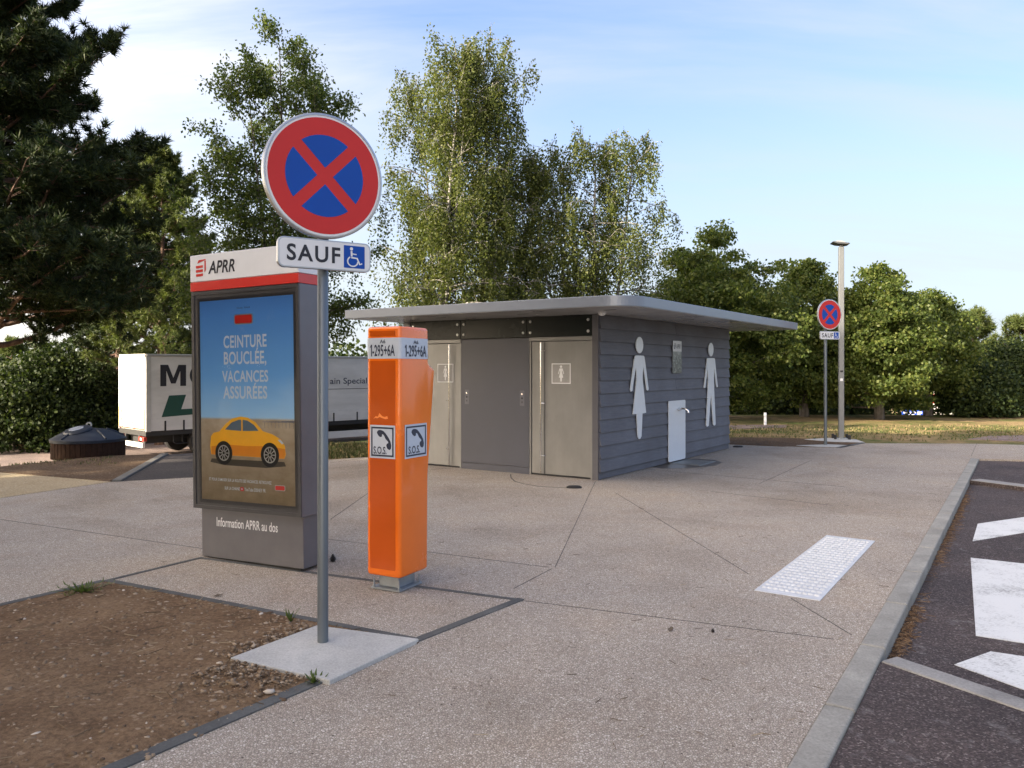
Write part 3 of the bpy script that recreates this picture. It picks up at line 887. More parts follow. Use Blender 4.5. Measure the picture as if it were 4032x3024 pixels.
# ------------------------------------------------------------------ toilet building
tb = empty('toilet_block', (1.234, 11.4, 0), math.atan2(-.5637, .826))
tag(tb, 'low grey public toilet block with a flat overhanging roof and steel doors', 'toilet building')
BW, BL_, WH = 3.70, 5.45, 2.372
MB().box(-BW + .02, -.06, .085, BL_ - .02, 0, WH).build('core_wall', PANEL_B, tb)
# front: corner post, doors, panel, glazing
MB().box(-.098, -.0, -.012, .084, 0, WH).build('corner_post', POST_D, tb, bevel=.003)
MB().box(-BW, -3.55, -.012, .084, 0, WH).build('corner_post', POST_D, tb, bevel=.003)
pf = MB().box(-2.475, -1.18, -.004, .084, .105, 2.055).build('front_panel', PANEL_B, tb, bevel=.002)
MB().box(-2.475, -1.18, .004, .084, 0, .10).build('plinth', PANEL_B, tb)
for lx in (-2.36, -1.305):
    lk = MB().box(lx - .04, lx + .04, -.0065, -.002, 1.03, 1.26).build('lock_plate', plain('lock_plate_paint', (.10, .105, .13), .35), pf)
    for i, z in enumerate((1.205, 1.145)):
        MB().lathe([(.014, 0), (.014, .004), (.011, .005)], 14, frame((lx, -.0065, z), (1, 0, 0), (0, 0, 1), (0, -1, 0))).build('lock_button', CHROME if i == 0 else RUBBER, lk)
    mbx = MB()
    Mx = frame((lx, -.0068, 1.085), (1, 0, 0), (0, 0, 1), (0, -1, 0))
    stroke(mbx, [(-.013, -.013), (.013, .013)], .006, 0, .001, Mx); stroke(mbx, [(-.013, .013), (.013, -.013)], .006, 0, .0014, Mx)
    mbx.build('cross_mark', RUBBER, lk)
MB().box(-3.54, -.105, .02, .084, 2.068, WH).build('transom_backing', RUBBER, tb)
for g0, g1 in ((-3.54, -2.49), (-2.48, -1.225), (-1.215, -.105)):
    gp = MB().box(g0, g1, -.006, .006, 2.07, WH - .002).build('glass_panel', DKGLASS, tb, bevel=.001)
    for bx in (g0 + .06, g1 - .06):
        for bz in (2.135, 2.30):
            MB().lathe([(.021, 0), (.021, .006), (.008, .008)], 16, frame((bx, -.006, bz), (1, 0, 0), (0, 0, 1), (0, -1, 0))).build('glass_bolt', ALU, gp)
lady = [(398, 622), (462, 622), (470, 632), (488, 760), (506, 900), (500, 912), (490, 905), (476, 800), (462, 716), (456, 760), (455, 815), (484, 1094), (454, 1097), (446, 1280), (438, 1298), (431, 1302)]
lady = lady + [(862 - x, y) for x, y in reversed(lady[1:-1])]
lady = [(p[0], p[1]) for p in lady if True]
lady[0] = (398, 622)
man = [(992, 642), (1041, 642), (1046, 650), (1056, 760), (1068, 875), (1065, 884), (1059, 880), (1049, 790), (1041, 716), (1038, 800), (1040, 900), (1052, 1185), (1048, 1195), (1041, 1197), (1034, 1188), (1017, 924)]
man = man + [(2034 - x, y) for x, y in reversed(man[1:-1])]
def figure(parent, pts, head, fu, fv, M, off, th, m, name):
    mb = MB()
    mb.prism([(fu(x), fv(y)) for x, y in pts], off, off + th, M)
    hx, y0, y1 = head
    r = abs(fv(y1) - fv(y0)) / 2
    mb.prism(circle(fu(hx), (fv(y0) + fv(y1)) / 2, r, 36), off, off + th, M)
    return mb.build(name, m, parent)
def door(x0, x1, rod, mirror):
    w = 'door'
    # frame (jambs + head)
    mb = MB()
    mb.box(x0, x0 + .028, .0, .084, 0, 2.0); mb.box(x1 - .028, x1, .0, .084, 0, 2.0); mb.box(x0, x1, -.012, .084, 2.004, 2.062)
    fr = mb.build('door_frame', STEEL, tb, bevel=.002)
    leaf = MB().box(x0 + .034, x1 - .034, .012, .07, .028, 1.996).build('door', STEEL, tb, bevel=.002)
    MB().box(x0 + .03, x1 - .03, .015, .05, .004, .022).build('threshold', RUBBER, tb)
    MB().tube([(rod, -.03, .035), (rod, -.03, 1.985)], .011, 12).build('grab_rail', CHROME, leaf, smooth=True)
    s = -1 if mirror else 1
    for z in (.30, 1.08, 1.86):
        MB().tube([(rod + s * .012, -.03, z), (rod + s * .055, -.03, z), (rod + s * .062, -.02, z), (rod + s * .062, .012, z)], .008, 8).build('bracket', CHROME, leaf)
    MB().box(rod - .006 + s * .045, rod + .006 + s * .045, .0108, .012, .03, 1.99).build('rail_shadow_strip', RUBBER, leaf)  # dark strip paints the narrow shadow beside the rail onto the leaf
    return leaf
l2 = door(-1.175, -.103, -.955, False)
l1 = door(-3.545, -2.48, -2.70, True)
for leaf, cu, cv in ((l2, -.627, 1.522), (l1, -2.81, 1.522)):
    M = FRONT(.012)
    w2 = .162 if leaf is l2 else .165
    sg = poly('sign_plate', [(cu - w2, cv - .15), (cu + w2, cv - .15), (cu + w2, cv + .15), (cu - w2, cv + .15)], M, .0005, .002, plain('sign_grey', (.30, .295, .28), .5), leaf)
    mb = MB(); frame_ring(mb, cu - w2, cu + w2, cv - .15, cv + .15, .014, .003, .001, M); mb.build('sign_border', WHITE_P, sg)
    figure(sg, lady, (431, 470, 600), lambda x: cu + (x - 431) * .00068, lambda y: cv + .12 - (y - 470) * .24 / 832, M, .003, .001, WHITE_P, 'woman_symbol')
# right wall of lap boards
cl = MB()
zs = [0.10] + [.115 + .187 * k for k in range(0, 13)]
zb = [.012] + [.115 + .187 * k for k in range(12)]
for k, z0 in enumerate(zb):
    z1 = (.108 if k == 0 else min(WH - .003, z0 + .187 - .006 + .02))
    o0, o1 = (.004, -.002) if k == 0 else (.033, .003)
    spans = [(.014, BL_ - .01)] if k in (0, 1, 3, 6, 9, 11) else [(.014, 2.742), (2.748, BL_ - .01)]
    for y0, y1 in spans:
        vs = [(-.055, y0, z0), (o0, y0, z0), (o1, y0, z1), (-.055, y0, z1), (-.055, y1, z0), (o0, y1, z0), (o1, y1, z1), (-.055, y1, z1)]
        cl.add(vs, [(0, 1, 2, 3), (7, 6, 5, 4), (1, 5, 6, 2), (0, 4, 5, 1), (3, 2, 6, 7), (0, 3, 7, 4)])
cl.build('lap_board_wall', SIDING, tb)
MB().box(-BW, -.06, BL_ - .018, BL_ + .004, 0, WH - .003).build('rear_wall', PANEL_B, tb)
MB().box(-BW - .004, -BW + .018, .086, BL_ - .02, 0, WH - .003).build('side_wall', PANEL_B, tb)
MW = RIGHT(.030)
figure(tb, lady, (431, 470, 603), lambda x: 1.258 + (x - 431) * .00438, lambda y: 2.087 - (y - 470) * .001905, MW, .004, .014, PALE, 'woman_figure')
figure(tb, man, (1017, 518, 628), lambda x: 4.35 + (x - 1017) * .00701, lambda y: 2.076 - (y - 518) * .002296, MW, .004, .014, PALE, 'man_figure')
nb = poly('notice_panel', rrect(2.56, 2.94, 1.515, 2.07, .015, 4), MW, .0, .012, plain('notice_grey', (.14, .15, .16), .25, coat=.4, vscale=14, var=.35), tb)
wp = poly('notice_header', [(2.565, 1.885), (2.935, 1.885), (2.935, 2.065), (2.565, 2.065)], MW, .0122, .002, plain('notice_white', (.5, .52, .54), .35), nb)
highway_logo(nb, MW, 2.60, 1.93, .085, .09, .0145, NAVY)
text('lettering', 'APRR', (2.70, 2.88, 1.935, 2.01), MW, .0155, BLACK_L, nb, bold=.01, shear=.2)
tp = poly('tap_panel', rrect(2.39, 3.11, .03, 1.05, .03, 4), MW, .0, .014, PALE, tb)
Mt = RIGHT(.044)
mb = MB(); mb.lathe([(.032, 0), (.032, .012), (.02, .016)], 20, Mt @ Matrix.Translation((2.80, .90, 0)))
tap = mb.build('tap', CHROME, tp, smooth=True)
MB().tube([(.05, 2.80, .90), (.10, 2.80, .91), (.17, 2.82, .905), (.205, 2.83, .88), (.212, 2.832, .845)], .017, 12).build('spout', CHROME, tap, smooth=True)
MB().lathe([(.014, 0), (.014, .05), (.019, .055), (.019, .07)], 14, Mt @ Matrix.Translation((2.74, .90, 0))).build('push_button', CHROME, tap, smooth=True)
# roof slab with rounded front corner
rx0, rx1, ry0, ry1, rr = -3.87, 1.08, -1.19, 6.43, .42
rp = [(rx0, ry0)] + [(rx1 - rr + rr * math.cos(R(t)), ry0 + rr + rr * math.sin(R(t))) for t in range(-90, 1, 6)] + [(rx1, ry1), (rx0, ry1)]
roof = MB().prism(rp, 2.378, 2.512).build('roof', ROOFM, tb, bevel=.006)
ri = [(rx0 + .015, ry0 + .015)] + [(rx1 - rr + (rr - .015) * math.cos(R(t)), ry0 + rr + (rr - .015) * math.sin(R(t))) for t in range(-90, 1, 6)] + [(rx1 - .015, ry1 - .015), (rx0 + .015, ry1 - .015)]
MB().prism(ri, 2.3745, 2.3775).build('soffit', SOFFIT, roof)
MB().lathe([(.055, 0), (.055, -.012), (.04, -.03), (.015, -.04)], 20, Matrix.Translation((.14, -.16, 2.3745))).build('ceiling_lamp', WHITE_P, roof, smooth=True)
for sx, sy in ((.5, -.62), (.55, 2.0), (-.9, -.6), (.55, 4.6), (-2.4, -.6)):
    MB().box(sx - .09, sx + .09, sy - .012, sy + .012, 2.371, 2.374).build('vent_slot', RUBBER, roof)
# wet patch, drain grate and floor door stops
gx, gy = G(1455, 1000)
mb = MB()
wet = [(1395, 1008), (1418, 1003), (1440, 996), (1470, 992), (1510, 991.5), (1545, 994), (1560, 999), (1548, 1005), (1520, 1009), (1480, 1012), (1430, 1012)]
mb.prism([G(*p) for p in wet], -.01, .0025)
struct('wet_patch', mb, plain('wet_aggregate', (.10, .088, .072), .35, var=.35, vscale=30))
dg = MB()
ox, oy = tb.matrix_basis.to_translation().xy
TB = Matrix.Translation((1.234, 11.4, 0)) @ Matrix.Rotation(math.atan2(-.5637, .826), 4, 'Z')
for k in range(14):
    dg.box(.07, .55, 2.45 + k * .05, 2.48 + k * .05, .003, .012, TB)
dg.box(.05, .069, 2.42, 3.16, .003, .012, TB); dg.box(.551, .57, 2.42, 3.16, .003, .012, TB)
tag(dg.build('drain_grate', GALV, None), 'slotted grey metal drain grate on the wet paving under the tap', 'drain grate')
for u, v, lab in ((1240, 1054, 'small black rubber door stop at the end of the curved scrape before the steel door'), (1594, 966, 'small black rubber door stop behind the far corner of the boarded wall')):
    x, y = G(u, v)
    mb = MB().lathe([(.065, 0), (.065, .015), (.05, .03), (.02, .034)], 16, Matrix.Translation((x, y, 0)) @ Matrix.Scale(1.6, 4, (1, 0, 0)))
    tag(mb.build('door_stop', RUBBER, None, smooth=True), lab, 'door stop', 'door stops by the toilet block')
mb = MB()
pth = [Vector(G3(*p, .0)) for p in ((1103, 1025), (1104, 1032), (1112, 1040), (1130, 1045), (1165, 1051), (1235, 1054.5))]
for p, q in zip(pth, pth[1:]):
    d = (q - p).normalized(); n = Vector((-d.y, d.x, 0)) * .008
    mb.prism([(p + n).xy, (q + n).xy, (q - n).xy, (p - n).xy], -.01, .0024)
struct('scrape_mark', mb, MATS['joint_dirt'])

# ------------------------------------------------------------------ tactile mat
q = [G(1785, 1157), G(1890.5, 1169.4), G(1771.3, 1299), G(1629, 1276)]
q = [Vector((*p, 0)) for p in q]
mat_o = MB().prism([tuple(p.xy) for p in q], 0.0, .006)
tm = tag(mat_o.build('tactile_mat', plain('tactile_white', (.54, .56, .575), .55, var=.1, vscale=12), None, bevel=.002, seg=1), 'white studded tactile warning mat stuck on the pavement beside the kerb', 'tactile mat')
V, F = [], []
na, nb_ = 24, 10
for i in range(na):
    for j in range(nb_):
        s, t = (i + .5) / na, (j + .5) / nb_
        s2 = .03 + .94 * s; t2 = .05 + .9 * t
        c = (q[0] * (1 - t2) + q[1] * t2) * (1 - s2) + (q[3] * (1 - t2) + q[2] * t2) * s2
        o = len(V)
        for r, z in ((.022, .006), (.019, .0125), (.010, .0155)):
            for k in range(8): V.append((c.x + r * math.cos(k * .7854), c.y + r * math.sin(k * .7854), z))
        for lv in range(2):
            for k in range(8): F.append((o + lv * 8 + k, o + lv * 8 + (k + 1) % 8, o + lv * 8 + 8 + (k + 1) % 8, o + lv * 8 + 8 + k))
        F.append(tuple(o + 16 + k for k in (0, 1, 2, 3))); F.append((o + 16, o + 19, o + 20, o + 23)); F.append(tuple(o + 16 + k for k in (4, 5, 6, 7)))
st = np_mesh('studs', V, F, MATS['tactile_white'], tm, smooth=True); tag(st, kind='stuff')

# ------------------------------------------------------------------ lamp post
x, y = G(1817, 949)
lp = empty('lamp_post', (x, y, .012), R(-12))
tag(lp, 'tall square grey lamp post with a flat tilted lantern beside the far sign', 'lamp post')
MB().box(-.056, .056, -.056, .056, .0, 4.32).build('pole', LAMPG, lp, bevel=.008)
MB().box(-.035, .035, -.035, .035, 4.322, 4.36).build('lamp_neck', LAMPG, lp, bevel=.006)
hp = [(-.215, .075), (-.19, .092), (.15, .045), (.165, .022), (.10, .012), (-.10, .03)]
Mh = frame((0, .20, 4.345), (1, 0, 0), (0, 0, 1), (0, -1, 0))
ln = MB().prism(hp, 0, .36, Mh).build('lantern', plain('lantern_grey', (.09, .095, .10), .4, .3), lp, bevel=.012)
MB().prism([(-.15, .0875), (.09, .054), (.05, .082), (-.03, .105), (-.11, .105)], .05, .31, Mh).build('lantern_cap', plain('cap_pale', (.30, .31, .31), .4), ln)
MB().box(-.125, .125, -.125, .125, .0, .02).build('base_plate', GALV, lp, bevel=.003)
for a in (-.15, .15):
    for b in (-.15, .15):
        MB().lathe([(.03, -.01), (.03, .085), (.022, .10)], 10, Matrix.Translation((a, b, 0))).build('bolt_cap', RUBBER, lp)
MB().box(-.03, .03, -.0585, -.0562, 1.30, 1.36).build('sticker', WHITE_P, lp)
MB().box(-.03, .03, -.0585, -.0562, 1.50, 1.54).build('sticker', RUBBER, lp)

# ------------------------------------------------------------------ sunken recycling container
bn = empty('waste_container', (-7.86, 14.85, 0), R(20))
tag(bn, 'round half-buried waste container with brown slats and a dark domed lid', 'waste container')
mb = MB()
for k in range(44):
    t = 2 * math.pi * k / 44
    mb.box(-.041, .041, -.012, .012, -.05, .27, Matrix.Rotation(t, 4, 'Z') @ Matrix.Translation((0, .605, 0)))
mb.build('slat_ring', BROWNW, bn, bevel=.004, seg=1)
MB().lathe([(.592, -.05), (.592, .26), (.55, .262)], 44).build('inner_drum', RUBBER, bn)
lid = MB().lathe([(.61, .245), (.635, .25), (.64, .30), (.62, .315), (.50, .375), (.38, .43), (.28, .465), (.15, .485), (.02, .49)], 48).build('lid', BLUEDARK, bn, smooth=True)
for k in range(5):
    t = k * 1.2566 + .3
    mb = MB(); Mx = Matrix.Rotation(t, 4, 'Z')
    mb.tube([Mx @ Vector((.30, 0, .468)), Mx @ Vector((.45, 0, .41)), Mx @ Vector((.61, 0, .325))], .018, 8)
    mb.build('lid_rib', BLUEDARK, lid, smooth=True)
Mh = Matrix.Rotation(R(-40), 4, 'Z') @ Matrix.Translation((0, -.24, .475)) @ Matrix.Rotation(R(16), 4, 'X')
ht = MB().lathe([(.235, -.045), (.24, -.01), (.22, .015), (.15, .028), (.02, .03)], 36, Mh).build('hatch', BLUEDARK, lid, smooth=True)
MB().lathe([(.125, .0285), (.12, .034), (.02, .036)], 32, Mh @ Matrix.Translation((0, -.02, .002))).build('hatch_cap', plain('cap_grey', (.30, .33, .37), .4), ht, smooth=True)
mb = MB()
Mr = frame((0, .04, .545), (.94, -.34, 0), (0, 0, 1), (.34, .94, 0))
ring(mb, .055, .03, -.012, .024, Mr, n=24)
mb.prism([(-.055, -.09), (.055, -.09), (.045, -.032), (-.045, -.032)], -.011, .011, Mr)
mb.build('lifting_eye', plain('eye_grey', (.42, .42, .38), .5), lid)

# ------------------------------------------------------------------ lorry trailer
tk = empty('lorry_trailer', (-11.89, 26.0, -1.35), math.atan2(.72, .694))
tag(tk, 'white curtain-sided lorry trailer parked behind the poster board', 'lorry trailer')
TL, TW = 12.5, 2.35
z0, z1 = .874, 3.40
cur = MB().box(.16, TL - .05, .004, .02, z0 + .02, z1 - .05)
cur = cur.build('curtain', CURT, tk)
MB().box(.06, TL - .06, .03, TW - .03, z0 + .02, z1 - .03).build('box_core', TRUCKW, tk)
MB().box(.16, TL - .05, TW - .02, TW - .004, z0 + .02, z1 - .05).build('curtain', CURT, tk)
for ya, yb in ((-.012, .05), (TW - .05, TW + .012)):
    MB().box(.02, TL, ya, yb, z1 - .07, z1 + .01).build('roof_rail', plain('rail_grey', (.33, .33, .32), .45, .3), tk, bevel=.008)
MB().box(.0, TL, .052, TW - .052, z1 - .03, z1 + .02).build('roof_skin', TRUCKW, tk)
for ya, yb in ((-.008, .05), (TW - .05, TW + .008)):
    MB().box(-.005, .155, ya, yb, z0, z1 - .072).build('corner_post', plain('post_grey', (.44, .44, .42), .45, .2), tk, bevel=.006)
for y0, y1 in ((.054, TW / 2 - .006), (TW / 2 + .006, TW - .054)):
    d = MB().box(-.02, .05, y0, y1, z0 + .06, z1 - .09).build('rear_door', TRUCKW, tk, bevel=.006)
    for yy in (y0 + .3, y1 - .3):
        MB().tube([(-.035, yy, z0 + .08), (-.035, yy, z1 - .1)], .012, 8).build('lock_rod', ALU, d)
    ye = y0 + .05 if y0 < 1 else y1 - .05
    MB().box(-.024, -.021, ye - .035, ye + .035, z0 + .10, z0 + .75).build('marker_tape', plain('tape_orange', (.8, .33, .05), .4), d)
    MB().box(-.024, -.021, y0 + .02, y1 - .02, z0 + .065, z0 + .098).build('marker_tape', plain('tape_red', (.6, .05, .03), .4), d)
for zz in (z0 + .35, z0 + .62):
    MB().lathe([(.06, 0), (.06, .003)], 20, REAR(-.0205) @ Matrix.Translation((-TW + .3, zz, 0))).build('speed_plate', BLACK_L, tk)
MB().box(-.022, -.02, 1.0, 1.12, z0 + .2, z0 + .45).build('plate', ALU, tk)
MB().box(-.01, .1, .05, TW - .05, z1 - .085, z1 + .0).build('rear_header', plain('header_grey', (.30, .30, .28), .5), tk)
MB().box(.0, TL, .03, TW - .03, z0 - .14, z0 + .015).build('floor_frame', CHASS, tk)
MB().box(.2, TL - .3, .55, TW - .55, z0 - .42, z0 - .145).build('chassis', CHASS, tk)
bp = MB().box(-.03, .06, .25, TW - .25, .34, .50).build('bumper', TRUCKW, tk, bevel=.01)
mb = MB()
for yy in (.6, TW - .6): MB().box(.0, .08, yy - .05, yy + .05, .50, z0 - .14).build('bumper_bracket', CHASS, tk)
for yy in (.3, TW - .3):
    lt = MB().box(-.05, .06, yy - .22, yy + .22, .56, .70).build('tail_light', plain('light_red', (.35, .03, .02), .3), tk, bevel=.015)
    MB().box(-.0555, -.0505, yy - .06, yy + .06, .59, .67).build('lens', TRUCKW, lt)
for k in range(11):
    xx = .6 + k * 1.09 if k > 1 else .62 + k * .62
    MB().box(xx - .03, xx + .03, -.003, .0035, z0 - .02, z0 + .34).build('curtain_strap', CHASS, cur)
MB().box(.17, TL - .06, .001, .0038, z0 + .40, z0 + .425).build('hem_band', plain('hem', (.55, .56, .54), .5), cur)
M = FRONT(.004)
h_ = .708
poly('black_letter', [(.455 + a * .86, 2.357 + b * h_) for a, b in ((0, 0), (0, 1), (.30, 1), (.5, .38), (.70, 1), (1, 1), (1, 0), (.77, 0), (.77, .72), (.59, .12), (.41, .12), (.23, .72), (.23, 0))], M, .001, .003, BLACK_L, tk)
mbo = MB(); ring(mbo, .36, .20, .001, .003, M, (1.80, 2.357 + h_ / 2)); mbo.build('black_letter', BLACK_L, tk)
gx = lambda c: .455 + (c - 1310) * .0041
gz = lambda c: 3.065 - (c - 490) * .00405
poly('green_letter', [(gx(a), gz(b)) for a, b in ((1380, 742), (1520, 738), (1480, 857), (1590, 855), (1572, 905), (1320, 917))], M, .001, .003, GREENP, tk)
text('lettering', 'ain Special', (6.97, 8.70, 2.262, 2.575), M, .004, NAVY, tk, bold=.008)
MB().box(6.4, 10.5, .0, .0036, 2.13, 2.15).build('curtain_line', CHASS, tk)
for k in range(3):
    for yy, s in ((.12, 1), (TW - .12, -1)):
        Mw = frame((1.95 + 1.2 * k, yy, .47), (1, 0, 0), (0, 0, 1), (0, -s, 0))
        wh = MB().lathe([(.30, .07), (.44, .07), (.47, .03), (.47, -.16), (.44, -.2), (.3, -.2)], 32, Mw).build('wheel', RUBBER, tk, smooth=True)
        MB().lathe([(.29, .05), (.25, .03), (.12, .02), (.10, .09), (.02, .09)], 24, Mw).build('rim', ALU, wh, smooth=True)
for y0 in (.05, TW - .09):
    MB().box(5.6, 10.4, y0, y0 + .04, .22, .48).build('side_guard', TRUCKW, tk, bevel=.01)
mb = MB()
for xx in (.95, 1.25): mb.tube([(xx, .15, z0 - .14), (xx, .15, .48), (xx + .1, .15, .42), (xx + .6, .15, .42)], .02, 8)
mb.build('spray_bracket', CHASS, tk)
mb = MB()
for xx in (10.6, 10.75): mb.box(xx, xx + .1, .4, .5, .0, z0 - .14)
mb.box(10.55, 10.9, .35, .55, 0, .03)
mb.build('landing_leg', CHASS, tk)

# ------------------------------------------------------------------ far things on the right
y2 = 45.0; x2 = (1972 - CX) / FV * y2
fs_ = empty('direction_sign', (x2, y2, zt(x2, y2)), R(-12))
tag(fs_, 'small blue direction sign seen far off beneath the right-hand trees', 'direction sign')
bo = MB().box(-.58, .62, -.02, .02, .60, 1.02).build('panel', plain('sign_blue', (.02, .07, .42), .35), fs_, bevel=.01)
mb = MB()
for k, (a, w) in enumerate(((-.5, .22), (-.2, .1), (-.05, .2), (.22, .25))):
    mb.box(a, a + w, -.0235, -.0205, .84, .93)
for a, w in ((-.45, .15), (-.22, .3), (.2, .2)):
    mb.box(a, a + w, -.0235, -.0205, .70, .78)
mb.build('white_marks', WHITE_P, bo)
mb = MB()
for xx in (-.4, .3): mb.box(xx - .035, xx + .035, .021, .08, 0, .98)
mb.build('post', ALU, fs_)
MB().box(-.25, .3, .09, .12, 1.02, 1.22).build('red_panel', RED_P, fs_)
y2 = 46.0; x2 = (2062 - CX) / FV * y2
kb = empty('parked_van', (x2, y2, zt(x2, y2)), R(68))
tag(kb, 'white van with red stripes half hidden behind far tree trunks', 'van')
bdv = MB().prism([(-1.4, .3), (3.6, .3), (3.7, .7), (3.4, 1.05), (2.8, 1.2), (2.2, 1.75), (2.0, 1.82), (-1.4, 1.82)], -.9, .9, frame((0, 0, 0), (1, 0, 0), (0, 0, 1), (0, -1, 0))).build('body', TRUCKW, kb, bevel=.04)
MB().box(-1.41, 3.2, -.906, .906, 1.02, 1.12).box(-1.41, 2.4, -.905, .905, 1.5, 1.58).build('stripe', RED_P, bdv)
MB().box(-1.408, -1.4, -.7, .7, 1.2, 1.45).build('rear_window', DKGLASS, bdv)
for xx in (-.6, 2.7):
    for yy, s in ((-.85, 1), (.85, -1)):
        MB().lathe([(.02, .06), (.2, .06), (.32, .04), (.32, -.14), (.02, -.14)], 24, frame((xx, yy, .32), (1, 0, 0), (0, 0, 1), (0, -s, 0))).build('wheel', RUBBER, kb)
x, y = G(1653, 917)
st = MB().box(x - .035, x + .035, y - .02, y + .02, -.1, .34)
st.box(x - .037, x + .037, y - .022, y + .022, .26, .30)
tag(st.build('marker_post', WHITE_P, None, bevel=.008), 'thin white marker post beside the far road under the trees', 'marker post')

# ------------------------------------------------------------------ small litter
for u, v, s, lab in ((719, 1213, .035, 'dark pine cone lying on the pavement next to the poster board'), (1540, 1366, .014, 'tiny dark pine cone on the open pavement before the tactile mat')):
    x, y = G(u, v)
    mb = MB()
    for k in range(6):
        z = s * (.15 + k * .3); r = s * (.62, .8, .8, .66, .45, .2)[k]
        mb.lathe([(r * .5, z - s * .12), (r, z), (r * .45, z + s * .16)], 9, Matrix.Translation((x, y, 0)) @ Matrix.Rotation(k * .35, 4, 'Z'))
    tag(mb.build('pine_cone', plain('cone_brown', (.02, .016, .014), .8, var=.3, vscale=60), None), lab, 'pine cone')
for u, v, lab, a in ((472, 1288, 'brown fallen leaf on the pavement between poster board and soil bed', 0.3), (1448, 1362, 'small curled fallen leaf on the broad pavement beside the mat', 1.2)):
    x, y = G(u, v)
    c, s = math.cos(a), math.sin(a)
    pts = [(-.035, 0, .004), (-.01, .016, .012), (.02, .013, .008), (.04, 0, .014), (.02, -.014, .016), (-.01, -.017, .006), (0, 0, .004)]
    P = [(x + p[0] * c - p[1] * s, y + p[0] * s + p[1] * c, p[2]) for p in pts]
    mb = MB().add(P, [(0, 1, 6), (1, 2, 6), (2, 3, 6), (3, 4, 6), (4, 5, 6), (5, 0, 6)])
    tag(mb.build('fallen_leaf', plain('leaf_brown', (.10, .075, .05), .8), None), lab, 'leaf')
# ------------------------------------------------------------------ vegetation
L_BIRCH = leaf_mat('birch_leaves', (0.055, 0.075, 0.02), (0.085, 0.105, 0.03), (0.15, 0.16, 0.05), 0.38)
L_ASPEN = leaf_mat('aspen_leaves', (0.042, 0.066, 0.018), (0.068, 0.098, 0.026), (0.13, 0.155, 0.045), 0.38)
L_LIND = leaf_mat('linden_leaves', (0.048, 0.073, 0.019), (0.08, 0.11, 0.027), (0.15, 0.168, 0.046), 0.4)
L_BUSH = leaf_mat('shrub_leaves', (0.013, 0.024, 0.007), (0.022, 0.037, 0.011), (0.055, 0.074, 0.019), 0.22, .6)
L_PINE = leaf_mat('pine_needles', (0.015, 0.026, 0.011), (0.026, 0.042, 0.016), (0.055, 0.072, 0.025), 0.14, 0.6)
L_PINE2 = leaf_mat('light_pine_needles', (0.055, 0.078, 0.025), (0.085, 0.11, 0.033), (0.13, 0.15, 0.045), 0.22, 0.5)
BARK = bark_mat('grey_bark', (0.05, 0.042, 0.034), (0.12, 0.105, 0.09))
BARK_P = bark_mat('pine_bark', (0.06, 0.035, 0.025), (0.16, 0.095, 0.07))
BARK_B = bark_mat('birch_bark', (0.07, 0.062, 0.055), (0.42, 0.40, 0.37), True)

def unit(v):
    return v / np.maximum(np.linalg.norm(v, axis=-1, keepdims=True), 1e-9)
def leaf_quads(P, size, droop=0.3, wid=0.62):
    n = len(P)
    a = unit(rng.normal(size=(n, 3)) + np.array([0, 0, -droop]))
    b = unit(np.cross(a, rng.normal(size=(n, 3))))
    s = size * rng.uniform(0.65, 1.25, (n, 1))
    V = np.stack([P, P + a * s * .5 + b * s * wid * .5, P + a * s, P + a * s * .5 - b * s * wid * .5], 1).reshape(-1, 3)
    F = np.arange(4 * n).reshape(n, 4)
    return V, F
def limb_mesh(name, paths, mat, parent):
    V, F = [], []
    for path, rads, n in paths:
        o = len(V); up = Vector((.3, .9, .1))
        for i, p in enumerate(path):
            d = (path[min(i + 1, len(path) - 1)] - path[max(i - 1, 0)]).normalized()
            a = d.cross(up)
            if a.length < 1e-4: a = d.cross(Vector((1, 0, 0)))
            a.normalize(); b = d.cross(a)
            for k in range(n):
                t = 2 * math.pi * k / n
                q = p + (a * math.cos(t) + b * math.sin(t)) * rads[i]
                V.append((q.x, q.y, q.z))
        for i in range(len(path) - 1):
            for k in range(n):
                F.append((o + i * n + k, o + i * n + (k + 1) % n, o + (i + 1) * n + (k + 1) % n, o + (i + 1) * n + k))
    return np_mesh(name, V, F, mat, parent, smooth=True)
def rv(s=1.0):
    return Vector((random.gauss(0, s), random.gauss(0, s), random.gauss(0, s)))
def grow(p, d, length, n=6, bend=(0, 0, 0), wob=0.12):
    pts = [Vector(p)]; d = Vector(d).normalized(); bend = Vector(bend)
    for i in range(n):
        d = (d + bend / n + rv(wob)).normalized()
        pts.append(pts[-1] + d * (length / n))
    return pts
def along(path, t):
    x = t * (len(path) - 1); i = min(int(x), len(path) - 2); f = x - i
    return path[i].lerp(path[i + 1], f), (path[i + 1] - path[i]).normalized()
def taper(r0, r1, n): return [r0 + (r1 - r0) * i / (n - 1) for i in range(n)]
def interp(prof, t):
    xs_, ys_ = zip(*prof); return float(np.interp(t, xs_, ys_))

